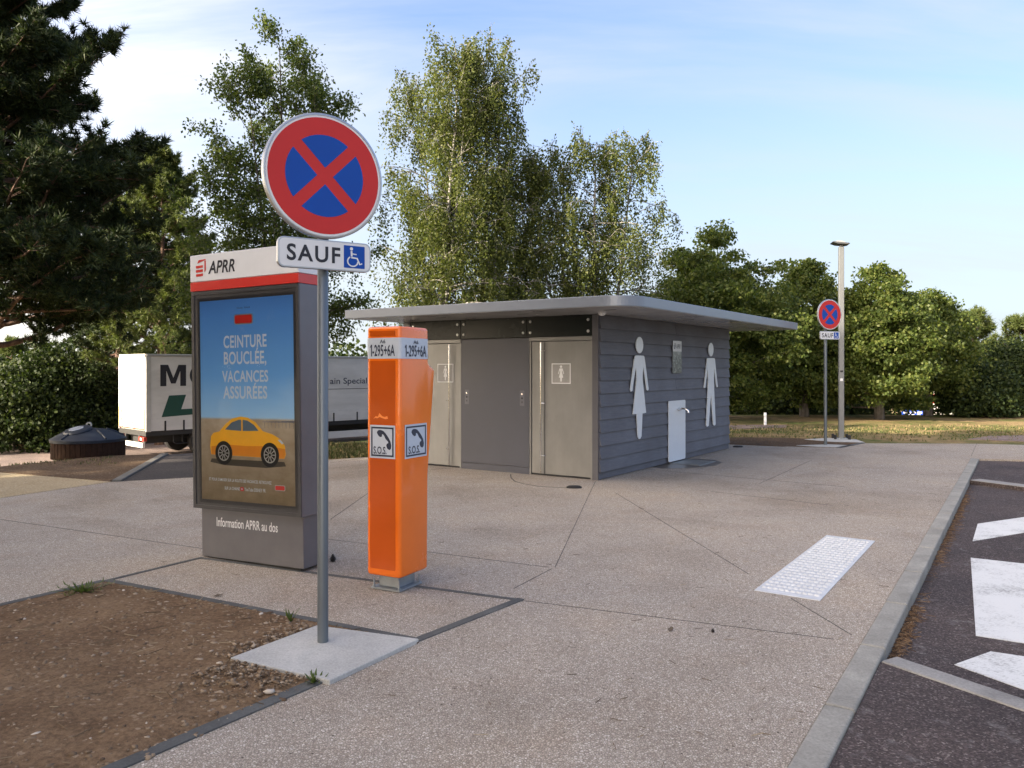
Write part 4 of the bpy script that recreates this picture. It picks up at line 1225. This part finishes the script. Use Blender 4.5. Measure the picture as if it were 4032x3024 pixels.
def leafy_tree(name, label, cat, base, stems, prof, nprim, elev, nsec, mode, leaf, bark, lsize, dens, group=None, h0=.2):
    """stems: (dx, dy, height, lean_x, lean_y, radius); prof: crown radius by height fraction"""
    root = empty(name, base); tag(root, label, cat, group)
    paths, P = [], []
    for (dx, dy, H, lx, ly, r) in stems:
        trunk = grow((dx, dy, -.1), (lx / H, ly / H, 1), H, 12, (0, 0, .1), .02)
        paths.append((trunk, [r * (1 - .93 * (i / 12) ** .85) for i in range(13)], 8))
        for k in range(nprim):
            f = h0 + (1 - h0) * (k + random.random()) / nprim
            f = min(f, .985)
            p, d = along(trunk, f)
            az = k * 2.399 + random.random() * .9
            el = R(random.uniform(*elev)) + max(0, f - .8) * 2
            ln = interp(prof, f) * random.uniform(.7, 1.12)
            dr = Vector((math.cos(az) * math.cos(el), math.sin(az) * math.cos(el), math.sin(el)))
            br = grow(p, dr, ln, 7, (0, 0, -.55 if mode == 'weep' else .1), .11)
            r1 = max(.012, r * (1 - f) * .38 + .008)
            paths.append((br, taper(r1, .005, 8), 5))
            for j in range(nsec):
                t = .28 + .72 * (j + random.random()) / nsec
                q, qd = along(br, min(t, .99))
                sd = (qd * .6 + rv(.6) + Vector((0, 0, .15))).normalized()
                sl = max(.35, ln * .38 * (1.15 - t * .5) * random.uniform(.6, 1.2))
                sb = grow(q, sd, sl, 4, (0, 0, -.8 if mode == 'weep' else -.1), .16)
                paths.append((sb, taper(.007, .0025, 5), 3))
                if mode == 'weep':
                    for m in range(dens):
                        a, _ = along(sb, random.uniform(.15, 1))
                        hl = random.uniform(.25, 1.0) * min(1.0, .5 + .2 * H / 4)
                        nn = int(hl / .05)
                        hd = Vector((random.gauss(0, .16), random.gauss(0, .16), -1))
                        off = np.linspace(0, hl, nn)[:, None] * np.array(hd)[None, :]
                        P.append(np.array(a)[None, :] + off + rng.normal(0, .045, (nn, 3)))
                else:
                    nn = dens
                    ts = rng.uniform(.1, 1.02, nn)
                    sbn = np.array([tuple(x) for x in sb])
                    ii = np.minimum((ts * 4).astype(int), 3); ff = (ts * 4 - ii)[:, None]
                    P.append(sbn[ii] * (1 - ff) + sbn[ii + 1] * ff + rng.normal(0, .11, (nn, 3)))
    P = np.concatenate(P)
    limb_mesh('trunk', paths, bark, root)
    V, F = leaf_quads(P, lsize, .9 if mode == 'weep' else .4)
    np_mesh('crown', V, F, leaf, root)
    return root
def clump_tree(name, label, cat, base, H, prof, h0, nclump, per, csize, leaf, bark, lsize, r, group=None, squash=.55, nlimb=26, parts=True, wx=1.0, seedlean=(0, 0), nlobe=26, zmin=.08):
    root = empty(name, base); tag(root, label, cat, group)
    trunk = grow((0, 0, -.15), (seedlean[0] / H, seedlean[1] / H, 1), H * .9, 10, (0, 0, .1), .03)
    paths = [(trunk, [r * (1 - .9 * i / 10) for i in range(11)], 9)]
    C = []
    lobes = []
    for i in range(nlobe):
        f = h0 + (1 - h0) * min(.97, ((i + .5 + rng.uniform(-.4, .4)) / nlobe) ** .85)
        az = i * 2.399 + rng.uniform(-.5, .5)
        R0 = interp(prof, f)
        lr = max(.18, R0 * rng.uniform(.28, .66))
        off = max(0, R0 * rng.uniform(.9, 1.14) - lr * rng.uniform(.75, 1.0))
        lobes.append((math.cos(az) * off, math.sin(az) * off, f * H, lr))
    wts = np.array([l[3] ** 1.6 for l in lobes]); wts /= wts.sum()
    for i in range(nclump):
        lx, ly, lz, lr = lobes[rng.choice(nlobe, p=wts)]
        q = unit(rng.normal(size=3)); q[2] = q[2] * .8 + .12
        rr2 = lr * (1.0 if rng.random() > .2 else rng.uniform(1.1, 1.6)) * (.7 + .3 * rng.random())
        C.append(Vector((lx + q[0] * rr2, ly + q[1] * rr2, min(H, max(h0 * H * .6 + .1, lz + q[2] * rr2 * .9)))))
    for k in range(nlimb):
        c = C[k]
        f = max(.12, min(.85, c.z / H / .9 - .16))
        p, d = along(trunk, f)
        mid = (p + c) / 2 + rv(.15) + Vector((0, 0, .1))
        paths.append(([p, p.lerp(mid, .5) + rv(.05), mid, mid.lerp(c, .5) + rv(.06), c], [r * .3 * (1.1 - f), r * .22 * (1.1 - f) + .006, .02, .012, .005], 5))
    C = np.array([tuple(c) for c in C])
    cs_ = csize * rng.uniform(.6, 1.35, (len(C), 1, 1))
    off = np.clip(rng.normal(size=(len(C), per, 3)), -1.7, 1.7) * np.array([1, 1, squash]) * cs_
    # droop of outer leaves
    off[..., 2] -= (np.hypot(off[..., 0], off[..., 1]) ** 2) * .25
    P = (C[:, None, :] + off).reshape(-1, 3)
    P = P[P[:, 2] > zmin]
    limb_mesh('trunk', paths, bark, root)
    V, F = leaf_quads(P, lsize, .6, .75)
    np_mesh('crown', V, F, leaf, root)
    return root
def pine_tree(name, label, base, H, prof, h0, nprim, nsec, ntuft, leaf, r, nl=.15, nn=16, group=None, lean=(0, 0), width=.02):
    root = empty(name, base); tag(root, label, 'tree', group)
    trunk = grow((0, 0, -.2), (lean[0] / H, lean[1] / H, 1), H, 10, (0, 0, .1), .02)
    paths = [(trunk, [r * (1 - .92 * i / 10) for i in range(11)], 9)]
    T, D = [], []
    for k in range(nprim):
        f = min(.99, h0 + (1 - h0) * (k + random.random()) / nprim)
        p, d = along(trunk, f)
        az = k * 2.399 + random.random() * .8
        el = R(random.uniform(-8, 22)) + max(0, f - .75) * 2.6
        ln = interp(prof, f) * random.uniform(.72, 1.12)
        dr = Vector((math.cos(az) * math.cos(el), math.sin(az) * math.cos(el), math.sin(el)))
        br = grow(p, dr, ln, 7, (0, 0, .25), .09)
        paths.append((br, taper(max(.02, r * .3 * (1.1 - f)), .008, 8), 5))
        for j in range(nsec):
            t = .22 + .78 * (j + random.random()) / nsec
            q, qd = along(br, min(t, .99))
            sd = (qd * .7 + Vector((random.gauss(0, .7), random.gauss(0, .7), random.gauss(.15, .3)))).normalized()
            sl = max(.3, ln * .27 * random.uniform(.6, 1.3) * (1.2 - .5 * t))
            sb = grow(q, sd, sl, 3, (0, 0, .35), .12)
            paths.append((sb, taper(.009, .004, 4), 3))
            for m in range(ntuft):
                a, ad = along(sb, min(.99, .2 + .8 * (m + random.random()) / ntuft))
                T.append(tuple(a + rv(.05))); D.append(tuple((ad + Vector((0, 0, .35)) + rv(.3)).normalized()))
    T, D = np.array(T), np.array(D)
    P = np.repeat(T, nn, 0) + rng.normal(0, .018, (len(T) * nn, 3))
    d = unit(np.repeat(D, nn, 0) * .75 + unit(rng.normal(size=(len(P), 3))) * .95)
    b = unit(np.cross(d, rng.normal(size=d.shape))) * width * .5
    ll = nl * rng.uniform(.7, 1.2, (len(P), 1))
    V = np.stack([P - b, P + b, P + d * ll], 1).reshape(-1, 3)
    F = np.arange(3 * len(P)).reshape(-1, 3)
    limb_mesh('trunk', paths, BARK_P, root)
    np_mesh('crown', V, F, leaf, root)
    return root

def wx(u, Y): return (u - CX) / FV * Y
def ztop(v, Y): return EYE + (HV - v) / FV * Y

# left: big dark pine, its trunk just outside the picture
pine_tree('pine_tree', 'huge dark pine filling the left edge of the picture with layered needle branches', (-13.2, 20.0, zt(-13.2, 20.0)), 15.5,
          [(0, 4.2), (.25, 5.1), (.36, 4.9), (.47, 4.5), (.56, 3.8), (.63, 2.9), (.72, 2.7), (.9, 2.2), (1, .7)], .235, 120, 20, 8, L_PINE, .34, .225, 24, width=.04)
pine_tree('pine_tree', 'smaller lighter green pine between the huge dark pine and the bare-branched leafy tree', (wx(345, 31), 31.0, -1.35), 11.3,
          [(0, 2.4), (.3, 2.9), (.55, 2.4), (.8, 1.7), (1, .3)], .24, 90, 14, 6, L_PINE2, .2, .2, 15, width=.042)
pine_tree('pine_tree', 'tall pine with a reddish trunk rising behind the rear of the white lorry', (wx(252, 33), 33.0, -1.35), 12.0,
          [(0, 3.0), (.3, 4.0), (.6, 3.4), (.85, 2.2), (1, .4)], .22, 80, 14, 7, L_PINE, .26, .22, 15, width=.045)
# leafy tree behind the round sign
leafy_tree('leafy_tree', 'tall airy leafy tree rising directly behind the large round sign', 'tree', (wx(603, 24), 24.0, zt(wx(603, 24), 24)),
           [(0, 0, 13.0, 1.0, .1, .15), (.1, .1, 11.6, -.4, -.2, .09), (.1, -.1, 11.0, 1.9, .3, .08), (-.1, 0, 9.2, -2.0, .3, .07)],
           [(0, 2.4), (.3, 2.8), (.45, 2.9), (.6, 2.2), (.7, 2.0), (.82, 2.1), (.93, 1.6), (1, .8)], 26, (8, 50), 12, 'spread', L_ASPEN, BARK, .105, 44, h0=.27)
# birches behind the toilet block
leafy_tree('birch_tree', 'tallest birch with pale stems standing behind the left end of the toilet roof', 'tree', (-1.9, 21.0, zt(-1.9, 21.0)),
           [(0, 0, 10.1, -.1, 0, .12), (.1, .3, 9.6, -1.0, .5, .08), (-.1, -.2, 9.9, .5, 0, .08)],
           [(0, 1.9), (.25, 2.1), (.45, 1.7), (.7, 1.45), (.85, 1.5), (.95, 1.3), (1, .8)], 34, (18, 62), 8, 'weep', L_BIRCH, BARK_B, .078, 6, 'birches behind the toilet block', h0=.27)
leafy_tree('birch_tree', 'tall birch right of the tallest one with a leaning stem behind the toilet roof', 'tree', (-.9, 21.6, zt(-.9, 21.6)),
           [(0, 0, 10.3, .4, 0, .12), (.1, -.2, 9.8, .9, .3, .08), (.15, .1, 7.6, 1.5, .3, .06)],
           [(0, 1.9), (.25, 2.1), (.45, 1.6), (.7, 1.35), (.85, 1.4), (.95, 1.2), (1, .8)], 34, (18, 62), 8, 'weep', L_BIRCH, BARK_B, .078, 6, 'birches behind the toilet block', h0=.27)
leafy_tree('birch_tree', 'broad shorter weeping birch above the rounded corner of the toilet roof', 'tree', (2.25, 22.0, zt(2.25, 22.0)),
           [(0, 0, 7.9, .1, 0, .12), (.2, .1, 8.1, 1.1, .2, .09), (-.2, .1, 7.6, -.9, .2, .08), (-.2, .3, 7.0, -1.9, .2, .07)],
           [(0, 2.0), (.3, 2.2), (.6, 1.8), (.85, 1.5), (.95, 1.2), (1, .7)], 30, (12, 58), 8, 'weep', L_BIRCH, BARK_B, .078, 6, 'birches behind the toilet block', h0=.25)
# lindens to the right
def linden(u, Y, vt, w, label, h0=.12, n=900, prof=None, group='lindens beyond the toilet block', per=58, zmin=.08):
    X = wx(u, Y); z = zt(X, Y)
    H = ztop(vt, Y) - z
    return clump_tree('linden_tree', label, 'tree', (X, Y, z), H, prof or [(0, w * .75), (.2, w), (.5, w * .95), (.75, w * .7), (.92, w * .35), (1, .12)], h0, n, per, .18, L_LIND, BARK, .108, .17, group, nlobe=24, zmin=zmin)
LP = lambda w: [(0, w * .7), (.2, w), (.5, w * .98), (.72, w * .72), (.9, w * .36), (1, .1)]
linden(1545, 25.5, 474, 2.25, 'large rounded linden rising just behind the right end of the toilet roof', n=640, per=104, prof=LP(2.3))
linden(1738, 27.0, 556, 1.6, 'narrow linden between the toilet block and the lamp post', n=430, per=104, prof=LP(1.65))
linden(1900, 25.5, 574, 1.6, 'linden right of the lamp post with a low leafy skirt', .08, n=540, per=104, prof=LP(1.7), zmin=.33)
linden(2005, 27.3, 628, 1.4, 'lower linden at the right end of its row above the blue sign', .24, n=390, per=104, prof=LP(1.45), zmin=.42)
# more trunks and darker trees behind that row
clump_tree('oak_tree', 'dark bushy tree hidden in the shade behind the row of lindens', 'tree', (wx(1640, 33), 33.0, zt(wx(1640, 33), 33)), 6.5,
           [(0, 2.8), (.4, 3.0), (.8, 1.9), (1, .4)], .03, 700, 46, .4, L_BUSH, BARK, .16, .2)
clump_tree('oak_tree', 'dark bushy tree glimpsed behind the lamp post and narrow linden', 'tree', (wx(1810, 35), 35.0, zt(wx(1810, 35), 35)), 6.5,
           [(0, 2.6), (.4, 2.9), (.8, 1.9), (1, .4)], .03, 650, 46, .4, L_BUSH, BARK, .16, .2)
for u, Y, vt, w, lab in ((2100, 33, 680, 2.3, 'bright green pine behind the right end of the linden row'), (2195, 34, 690, 2.3, 'bright green pine cut off by the right edge of the picture'),
                         (2290, 34, 640, 2.2, 'green pine standing outside the right edge of the picture')):
    X = wx(u, Y)
    pine_tree('pine_tree', lab, (X, Y, zt(X, Y)), ztop(vt, Y) - zt(X, Y), [(0, w), (.4, w), (.7, w * .75), (1, .3)], .14, 50, 11, 5, L_PINE2, .16, .22, 13, width=.04, group='pines on the right')
for u, Y, vt, w, lab in ((2112, 27, 800, 1.05, 'rounded green shrub beside the far white van'), (2195, 29, 745, 1.6, 'taller rounded shrub at the right edge above the dry grass'),
                         (2290, 28, 760, 1.7, 'rounded shrub outside the right edge of the picture')):
    X = wx(u, Y)
    clump_tree('shrub', lab, 'shrub', (X, Y, zt(X, Y)), ztop(vt, Y) - zt(X, Y), [(0, w), (.4, w * 1.05), (.8, w * .7), (1, .25)], .02, 420, 46, .28, L_BUSH, BARK, .11, .06, 'shrubs on the right', nlimb=10)
# shrubs and bushes on the left behind the container
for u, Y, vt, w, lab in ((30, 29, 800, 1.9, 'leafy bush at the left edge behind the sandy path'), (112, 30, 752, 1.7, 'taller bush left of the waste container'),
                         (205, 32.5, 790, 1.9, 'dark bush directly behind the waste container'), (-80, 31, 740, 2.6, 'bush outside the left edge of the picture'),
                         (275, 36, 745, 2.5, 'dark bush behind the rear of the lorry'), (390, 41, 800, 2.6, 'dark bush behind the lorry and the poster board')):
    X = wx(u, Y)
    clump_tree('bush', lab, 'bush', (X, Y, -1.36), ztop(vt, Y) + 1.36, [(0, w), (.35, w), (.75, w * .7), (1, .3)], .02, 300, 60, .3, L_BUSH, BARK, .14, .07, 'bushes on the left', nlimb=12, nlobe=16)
for u, Y, vt, w, lab in ((18, 44, 738, 2.4, 'distant conifer top in the gap below the dark pine at the left edge'), (95, 46, 760, 2.2, 'distant conifer beside the left-edge one under the dark pine')):
    X = wx(u, Y)
    pine_tree('pine_tree', lab, (X, Y, -1.36), ztop(vt, Y) + 1.36, [(0, w), (.4, w), (.7, w * .7), (1, .2)], .1, 44, 10, 4, L_PINE2, .16, .26, 12, width=.05, group='distant conifers')
# far wood on the horizon, one mass
Pw = []
for k in range(240):
    a = R(-58 + 116 * (k + random.random()) / 240)
    rr_ = random.uniform(62, 75)
    x, y = rr_ * math.sin(a), rr_ * math.cos(a)
    if abs(x - 1) < 9.5 and x > -16 and x < -2: continue
    if 1930 < CX + FV * x / y < 2075: continue
    h = random.uniform(2.0, 3.6) if -14 < x < 4 else random.uniform(2.6, 4.4)
    nn = 420
    q = np.clip(rng.normal(size=(nn, 3)), -1.6, 1.6) * np.array([1.1, 1.1, h * .42]) + np.array([x, y, h * .42 - 1.0])
    Pw.append(q)
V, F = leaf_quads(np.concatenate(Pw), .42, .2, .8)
tag(np_mesh('far_wood', V, F, L_BUSH), 'dense far belt of woodland closing the view', 'wood', kind='stuff')

# trees outside the picture on the left that shade the forecourt
sh = pine_tree('pine_tree', 'pine outside the left of the picture shading the forecourt', (-14.0, -1.0, -.05), 13.5,
               [(0, 2.6), (.3, 3.6), (.6, 3.4), (.85, 2.2), (1, .5)], .1, 75, 14, 6, L_PINE, .3, .3, 14, width=.07, group='pines shading the forecourt')
for x, y, s, a in SHADERS:
    c = copy_tree(sh); c.location = (x, y, -.05); c.scale = (s, s, s); c.rotation_euler.z = a

# weeds, stones, needles, straw
def blades(cx, cy, n, h, spread, lean=.5, w=.006):
    V, F = [], []
    for _ in range(n):
        a = random.uniform(0, 6.283); r = abs(random.gauss(0, spread))
        x, y = cx + r * math.cos(a), cy + r * math.sin(a)
        hh = h * random.uniform(.4, 1.15); t = random.uniform(0, 6.283)
        dx, dy = math.cos(t) * lean * hh * random.random(), math.sin(t) * lean * hh * random.random()
        px, py = -math.sin(t) * w, math.cos(t) * w
        o = len(V)
        V += [(x - px, y - py, 0), (x + px, y + py, 0), (x + dx * .45 + px * .7, y + dy * .45 + py * .7, hh * .6), (x + dx * .45 - px * .7, y + dy * .45 - py * .7, hh * .6), (x + dx, y + dy, hh * .95), (x + dx * .98, y + dy * .98, hh * .96)]
        F += [(o, o + 1, o + 2, o + 3), (o + 3, o + 2, o + 5, o + 4)]
    return V, F
GRASS = leaf_mat('weed_blades', (0.045, 0.075, 0.018), (0.075, 0.11, 0.03), (0.13, 0.15, 0.05), .3)
for u, v, n, h, s, lab in ((178, 1282, 110, .05, .085, 'low grass tuft in the far corner of the bare soil bed'), (628, 1345, 9, .10, .025, 'thin weed sprouting from the edging behind the sign post'),
                           (678, 1478, 26, .045, .035, 'small leafy weed at the front corner of the concrete slab')):
    x, y = G(u, v)
    V, F = [(x - .004, y, .004), (x + .004, y, .004)], []
    for _ in range(n):
        t = random.uniform(0, 6.283); r_ = abs(random.gauss(0, s)); hh = h * random.uniform(.4, 1.15)
        cx2, cy2 = x + r_ * math.cos(t), y + r_ * math.sin(t)
        px, py = -math.sin(t) * .006, math.cos(t) * .006
        ex, ey = cx2 + math.cos(t) * hh * .5 * random.random(), cy2 + math.sin(t) * hh * .5 * random.random()
        o = len(V)
        V += [(cx2 - px, cy2 - py, .012 + hh * .5), (cx2 + px, cy2 + py, .012 + hh * .5), (ex + px * .2, ey + py * .2, .012 + hh), (ex - px * .2, ey - py * .2, .012 + hh)]
        F += [(0, 1, o + 1, o), (o, o + 1, o + 2, o + 3)]
    tag(np_mesh('weed', V, F, GRASS), lab, 'weed', 'weeds round the soil bed')
ico = [Vector(p).normalized() for p in ((0, 0, 1), (.894, 0, .447), (.276, .851, .447), (-.724, .526, .447), (-.724, -.526, .447), (.276, -.851, .447), (.724, .526, -.447), (-.276, .851, -.447), (-.894, 0, -.447), (-.276, -.851, -.447), (.724, -.526, -.447), (0, 0, -1))]
icof = [(0, 1, 2), (0, 2, 3), (0, 3, 4), (0, 4, 5), (0, 5, 1), (1, 6, 2), (2, 7, 3), (3, 8, 4), (4, 9, 5), (5, 10, 1), (2, 6, 7), (3, 7, 8), (4, 8, 9), (5, 9, 10), (1, 10, 6), (11, 7, 6), (11, 8, 7), (11, 9, 8), (11, 10, 9), (11, 6, 10)]
IC = np.array([tuple(p) for p in ico]); ICF = np.array(icof)
def stones(pts, sizes):
    V, F = [], []
    for i, ((x, y, z), s) in enumerate(zip(pts, sizes)):
        a = rng.uniform(0, 6.28); c, sn = math.cos(a), math.sin(a)
        q = IC * rng.uniform(.7, 1.25, (12, 1)) * np.array([s * rng.uniform(.8, 1.5), s * rng.uniform(.6, 1), s * rng.uniform(.35, .7)])
        q = np.stack([q[:, 0] * c - q[:, 1] * sn, q[:, 0] * sn + q[:, 1] * c, q[:, 2]], 1) + np.array([x, y, z])
        V.append(q); F.append(ICF + 12 * i)
    return np.concatenate(V), np.concatenate(F)
pts, szs = [], []
for _ in range(5200):
    u, v = 1 - random.random() ** 1.35, random.random() ** 1.7
    x, y, z = soil_point(u, v)
    pts.append((x, y, z + .001)); szs.append(min(.022, random.lognormvariate(math.log(.007), .5)))
slab = [Vector(G(*p)) for p in ((497, 1430), (684, 1358.8), (905, 1388.5), (712, 1480))]
for a, b, n in ((slab[0], slab[1], 240), (slab[3], slab[0], 620)):
    nn_ = (b - a).normalized(); pr = Vector((-nn_.y, nn_.x))
    for _ in range(n):
        t = random.random(); dd = abs(random.gauss(0, .2 if n > 300 else .07)) + .01
        q = a.lerp(b, t) + pr * dd
        if (q - (slab[0] + slab[2]) / 2).length < (a.lerp(b, t) - (slab[0] + slab[2]) / 2).length:
            q = a.lerp(b, t) - pr * dd
        if (q - Vector(Pd)).dot(Vector((dE.y, -dE.x))) < .095: continue
        pts.append((q.x, q.y, .022)); szs.append(min(.02, random.lognormvariate(math.log(.0075), .45)))
V, F = stones(pts, szs)
tag(np_mesh('gravel', V, F, island_mat('gravel_stones', [(0, (.10, .068, .044)), (.45, (.19, .138, .09)), (.85, (.27, .205, .14)), (.97, (.36, .29, .21)), (1, (.55, .50, .43))])),
    'scattered pale gravel stones on the bare soil bed', 'gravel', kind='stuff')
# straw and twigs on the soil and paving, needle drifts along the kerb
V, F = [], []
def twig(x, y, z, l, w, a):
    o = len(V); c, s = math.cos(a), math.sin(a)
    for p, q, h in ((-l / 2, -w, 0), (l / 2, -w, .003), (l / 2, w, .003), (-l / 2, w, 0), (-l / 2, 0, w * 1.6), (l / 2, 0, w * 1.6 + .003)):
        V.append((x + p * c - q * s, y + p * s + q * c, z + h))
    F.extend([(o, o + 1, o + 5, o + 4), (o + 3, o + 4, o + 5, o + 2)])
for _ in range(330):
    x, y, z = soil_point(random.random(), random.random() ** 1.5)
    twig(x, y, z + .004, random.uniform(.03, .13), random.uniform(.0012, .0026), random.uniform(0, 6.28))
for _ in range(420):
    a = random.uniform(-.5, 11); lt = -abs(random.gauss(.2, 2.4)) - .05
    x, y = kpt(a, lt)
    twig(x, y, .002, random.uniform(.02, .07), random.uniform(.001, .0018), random.uniform(0, 6.28))
tag(np_mesh('straw', V, F, island_mat('straw_bits', [(0, (.05, .035, .022)), (.5, (.14, .10, .06)), (1, (.34, .27, .17))])), 'scattered straw, dry needles and twigs on soil and paving', 'straw', kind='stuff')
V, F = [], []
for _ in range(1500):
    c = random.choice(((1.75, .35), (2.25, .3), (2.7, .3), (5.2, .8), (6.4, .9), (7.0, 1.0), (8.3, .6)))
    a = random.gauss(*c)
    if not k1 + .15 < a < k2 - .1: continue
    lt = .145 + abs(random.gauss(0, .04))
    x, y = kpt(a, lt)
    twig(x, y, -.083 + random.random() * .014 * max(0, 1 - (lt - .15) / .1), random.uniform(.02, .06), random.uniform(.001, .0022), random.uniform(0, 6.28))
tag(np_mesh('needle_litter', V, F, island_mat('needle_bits', [(0, (.06, .036, .02)), (.6, (.14, .085, .048)), (1, (.27, .18, .10))])), 'rusty pine needle drifts lying against the kerb', 'needles', kind='stuff')
# grass on the far verges
gv, gf = [], []
def verge(poly_fn, n, h, w):
    for _ in range(n):
        x, y = poly_fn()
        z = zt(x, y)
        V2, F2 = blades(0, 0, 3, h, .05, .9, w)
        o = len(gv)
        gv.extend([(a + x, b + y, c + z) for a, b, c in V2]); gf.extend([tuple(i + o for i in f) for f in F2])
def right_patch():
    u = random.uniform(1560, 2260); v = random.triangular(914, 953, 925)
    return G(u, v)
def mid_patch():
    u = random.uniform(700, 800); v = random.uniform(957, 988)
    return G(u, v)
def left_patch():
    u = random.uniform(-40, 260); Y = random.uniform(12.5, 15.8)
    v = random.uniform(984, 1006)
    return G(u, v)
verge(right_patch, 1500, .055, .010)
verge(mid_patch, 700, .09, .008)
verge(left_patch, 260, .08, .008)
tag(np_mesh('verge_grass', gv, gf, island_mat('verge_blades', [(0, (.04, .06, .018)), (.55, (.08, .10, .03)), (.78, (.18, .145, .068)), (1, (.27, .215, .11))])), 'dry and green grass on the verges', 'grass', kind='stuff')

# ------------------------------------------------------------------ daylight
S = Vector((SUN_X, SUN_Y, 0)).normalized() * math.cos(R(SUN_EL)) + Vector((0, 0, math.sin(R(SUN_EL))))
sd = bpy.data.lights.new('sun', 'SUN')
sd.energy = SUN_E; sd.angle = R(0.5); sd.color = (1.0, 0.86, 0.66)
so = bpy.data.objects.new('sun', sd); col.objects.link(so)
so.location = (-20, -10, 30)
so.rotation_euler = S.to_track_quat('Z', 'Y').to_euler()
w = bpy.data.worlds.new('World'); scene.world = w
w.use_nodes = True
nt = w.node_tree
bg = nt.nodes['Background']
sky = N(nt, 'ShaderNodeTexSky')
sky.sky_type = 'NISHITA'; sky.sun_disc = False
sky.sun_elevation = R(SUN_EL); sky.sun_rotation = math.atan2(SUN_X, SUN_Y) % (2 * math.pi)
sky.air_density = 1.0; sky.dust_density = 1.0; sky.ozone_density = 2.5
tc = N(nt, 'ShaderNodeTexCoord')
sx = N(nt, 'ShaderNodeSeparateXYZ'); L(nt, tc.outputs['Generated'], sx.inputs[0])
az_ = N(nt, 'ShaderNodeMath', _operation='ADD'); az_.inputs[1].default_value = .18; L(nt, sx.outputs[2], az_.inputs[0])
mx_ = N(nt, 'ShaderNodeMath', _operation='MAXIMUM'); mx_.inputs[1].default_value = .06; L(nt, az_.outputs[0], mx_.inputs[0])
cx_ = N(nt, 'ShaderNodeCombineXYZ')
for i in (0, 1):
    dv = N(nt, 'ShaderNodeMath', _operation='DIVIDE'); L(nt, sx.outputs[i], dv.inputs[0]); L(nt, mx_.outputs[0], dv.inputs[1]); L(nt, dv.outputs[0], cx_.inputs[i])
mp = N(nt, 'ShaderNodeMapping'); mp.inputs['Rotation'].default_value = (0, 0, R(22)); mp.inputs['Scale'].default_value = (.55, 1.9, 1)
L(nt, cx_.outputs[0], mp.inputs['Vector'])
cf = noise(nt, mp.outputs[0], 1.1, 9, .58, .6)
cl = ramp(nt, cf, [(0.40, (0, 0, 0)), (0.54, (.24, .24, .24)), (0.72, (.65, .65, .65))])
# thin veil thickens towards the horizon
hz_ = ramp(nt, sx.outputs[2], [(0.0, (.9, .9, .9)), (0.12, (.78, .78, .78)), (0.26, (.47, .47, .47)), (0.42, (.15, .15, .15)), (0.6, (.03, .03, .03))])
vm = mix(nt, 1.0, cl, hz_, 'SCREEN')
# cloud brightens towards the sun
vd = N(nt, 'ShaderNodeVectorMath', _operation='DOT_PRODUCT'); L(nt, tc.outputs['Generated'], vd.inputs[0]); vd.inputs[1].default_value = S
g1 = N(nt, 'ShaderNodeMapRange'); g1.inputs['From Min'].default_value = -1; L(nt, vd.outputs['Value'], g1.inputs['Value'])
g2 = N(nt, 'ShaderNodeMath', _operation='POWER'); g2.inputs[1].default_value = 6.0; L(nt, g1.outputs[0], g2.inputs[0])
c = mix(nt, vm, mix(nt, 1.0, sky.outputs[0], SKY_T, 'MULTIPLY'), mix(nt, g2.outputs[0], CLOUD, GLOW))
L(nt, c, bg.inputs['Color'])
bg.inputs['Strength'].default_value = SKY_S
scene.view_settings.view_transform = 'Standard'
scene.view_settings.look = 'None'
scene.view_settings.exposure = EXPO
scene.view_settings.gamma = 1.0
scene.view_settings.use_curve_mapping = False
scene.cycles.max_bounces = 8
scene.cycles.transparent_max_bounces = 8
scene.cycles.use_denoising = True
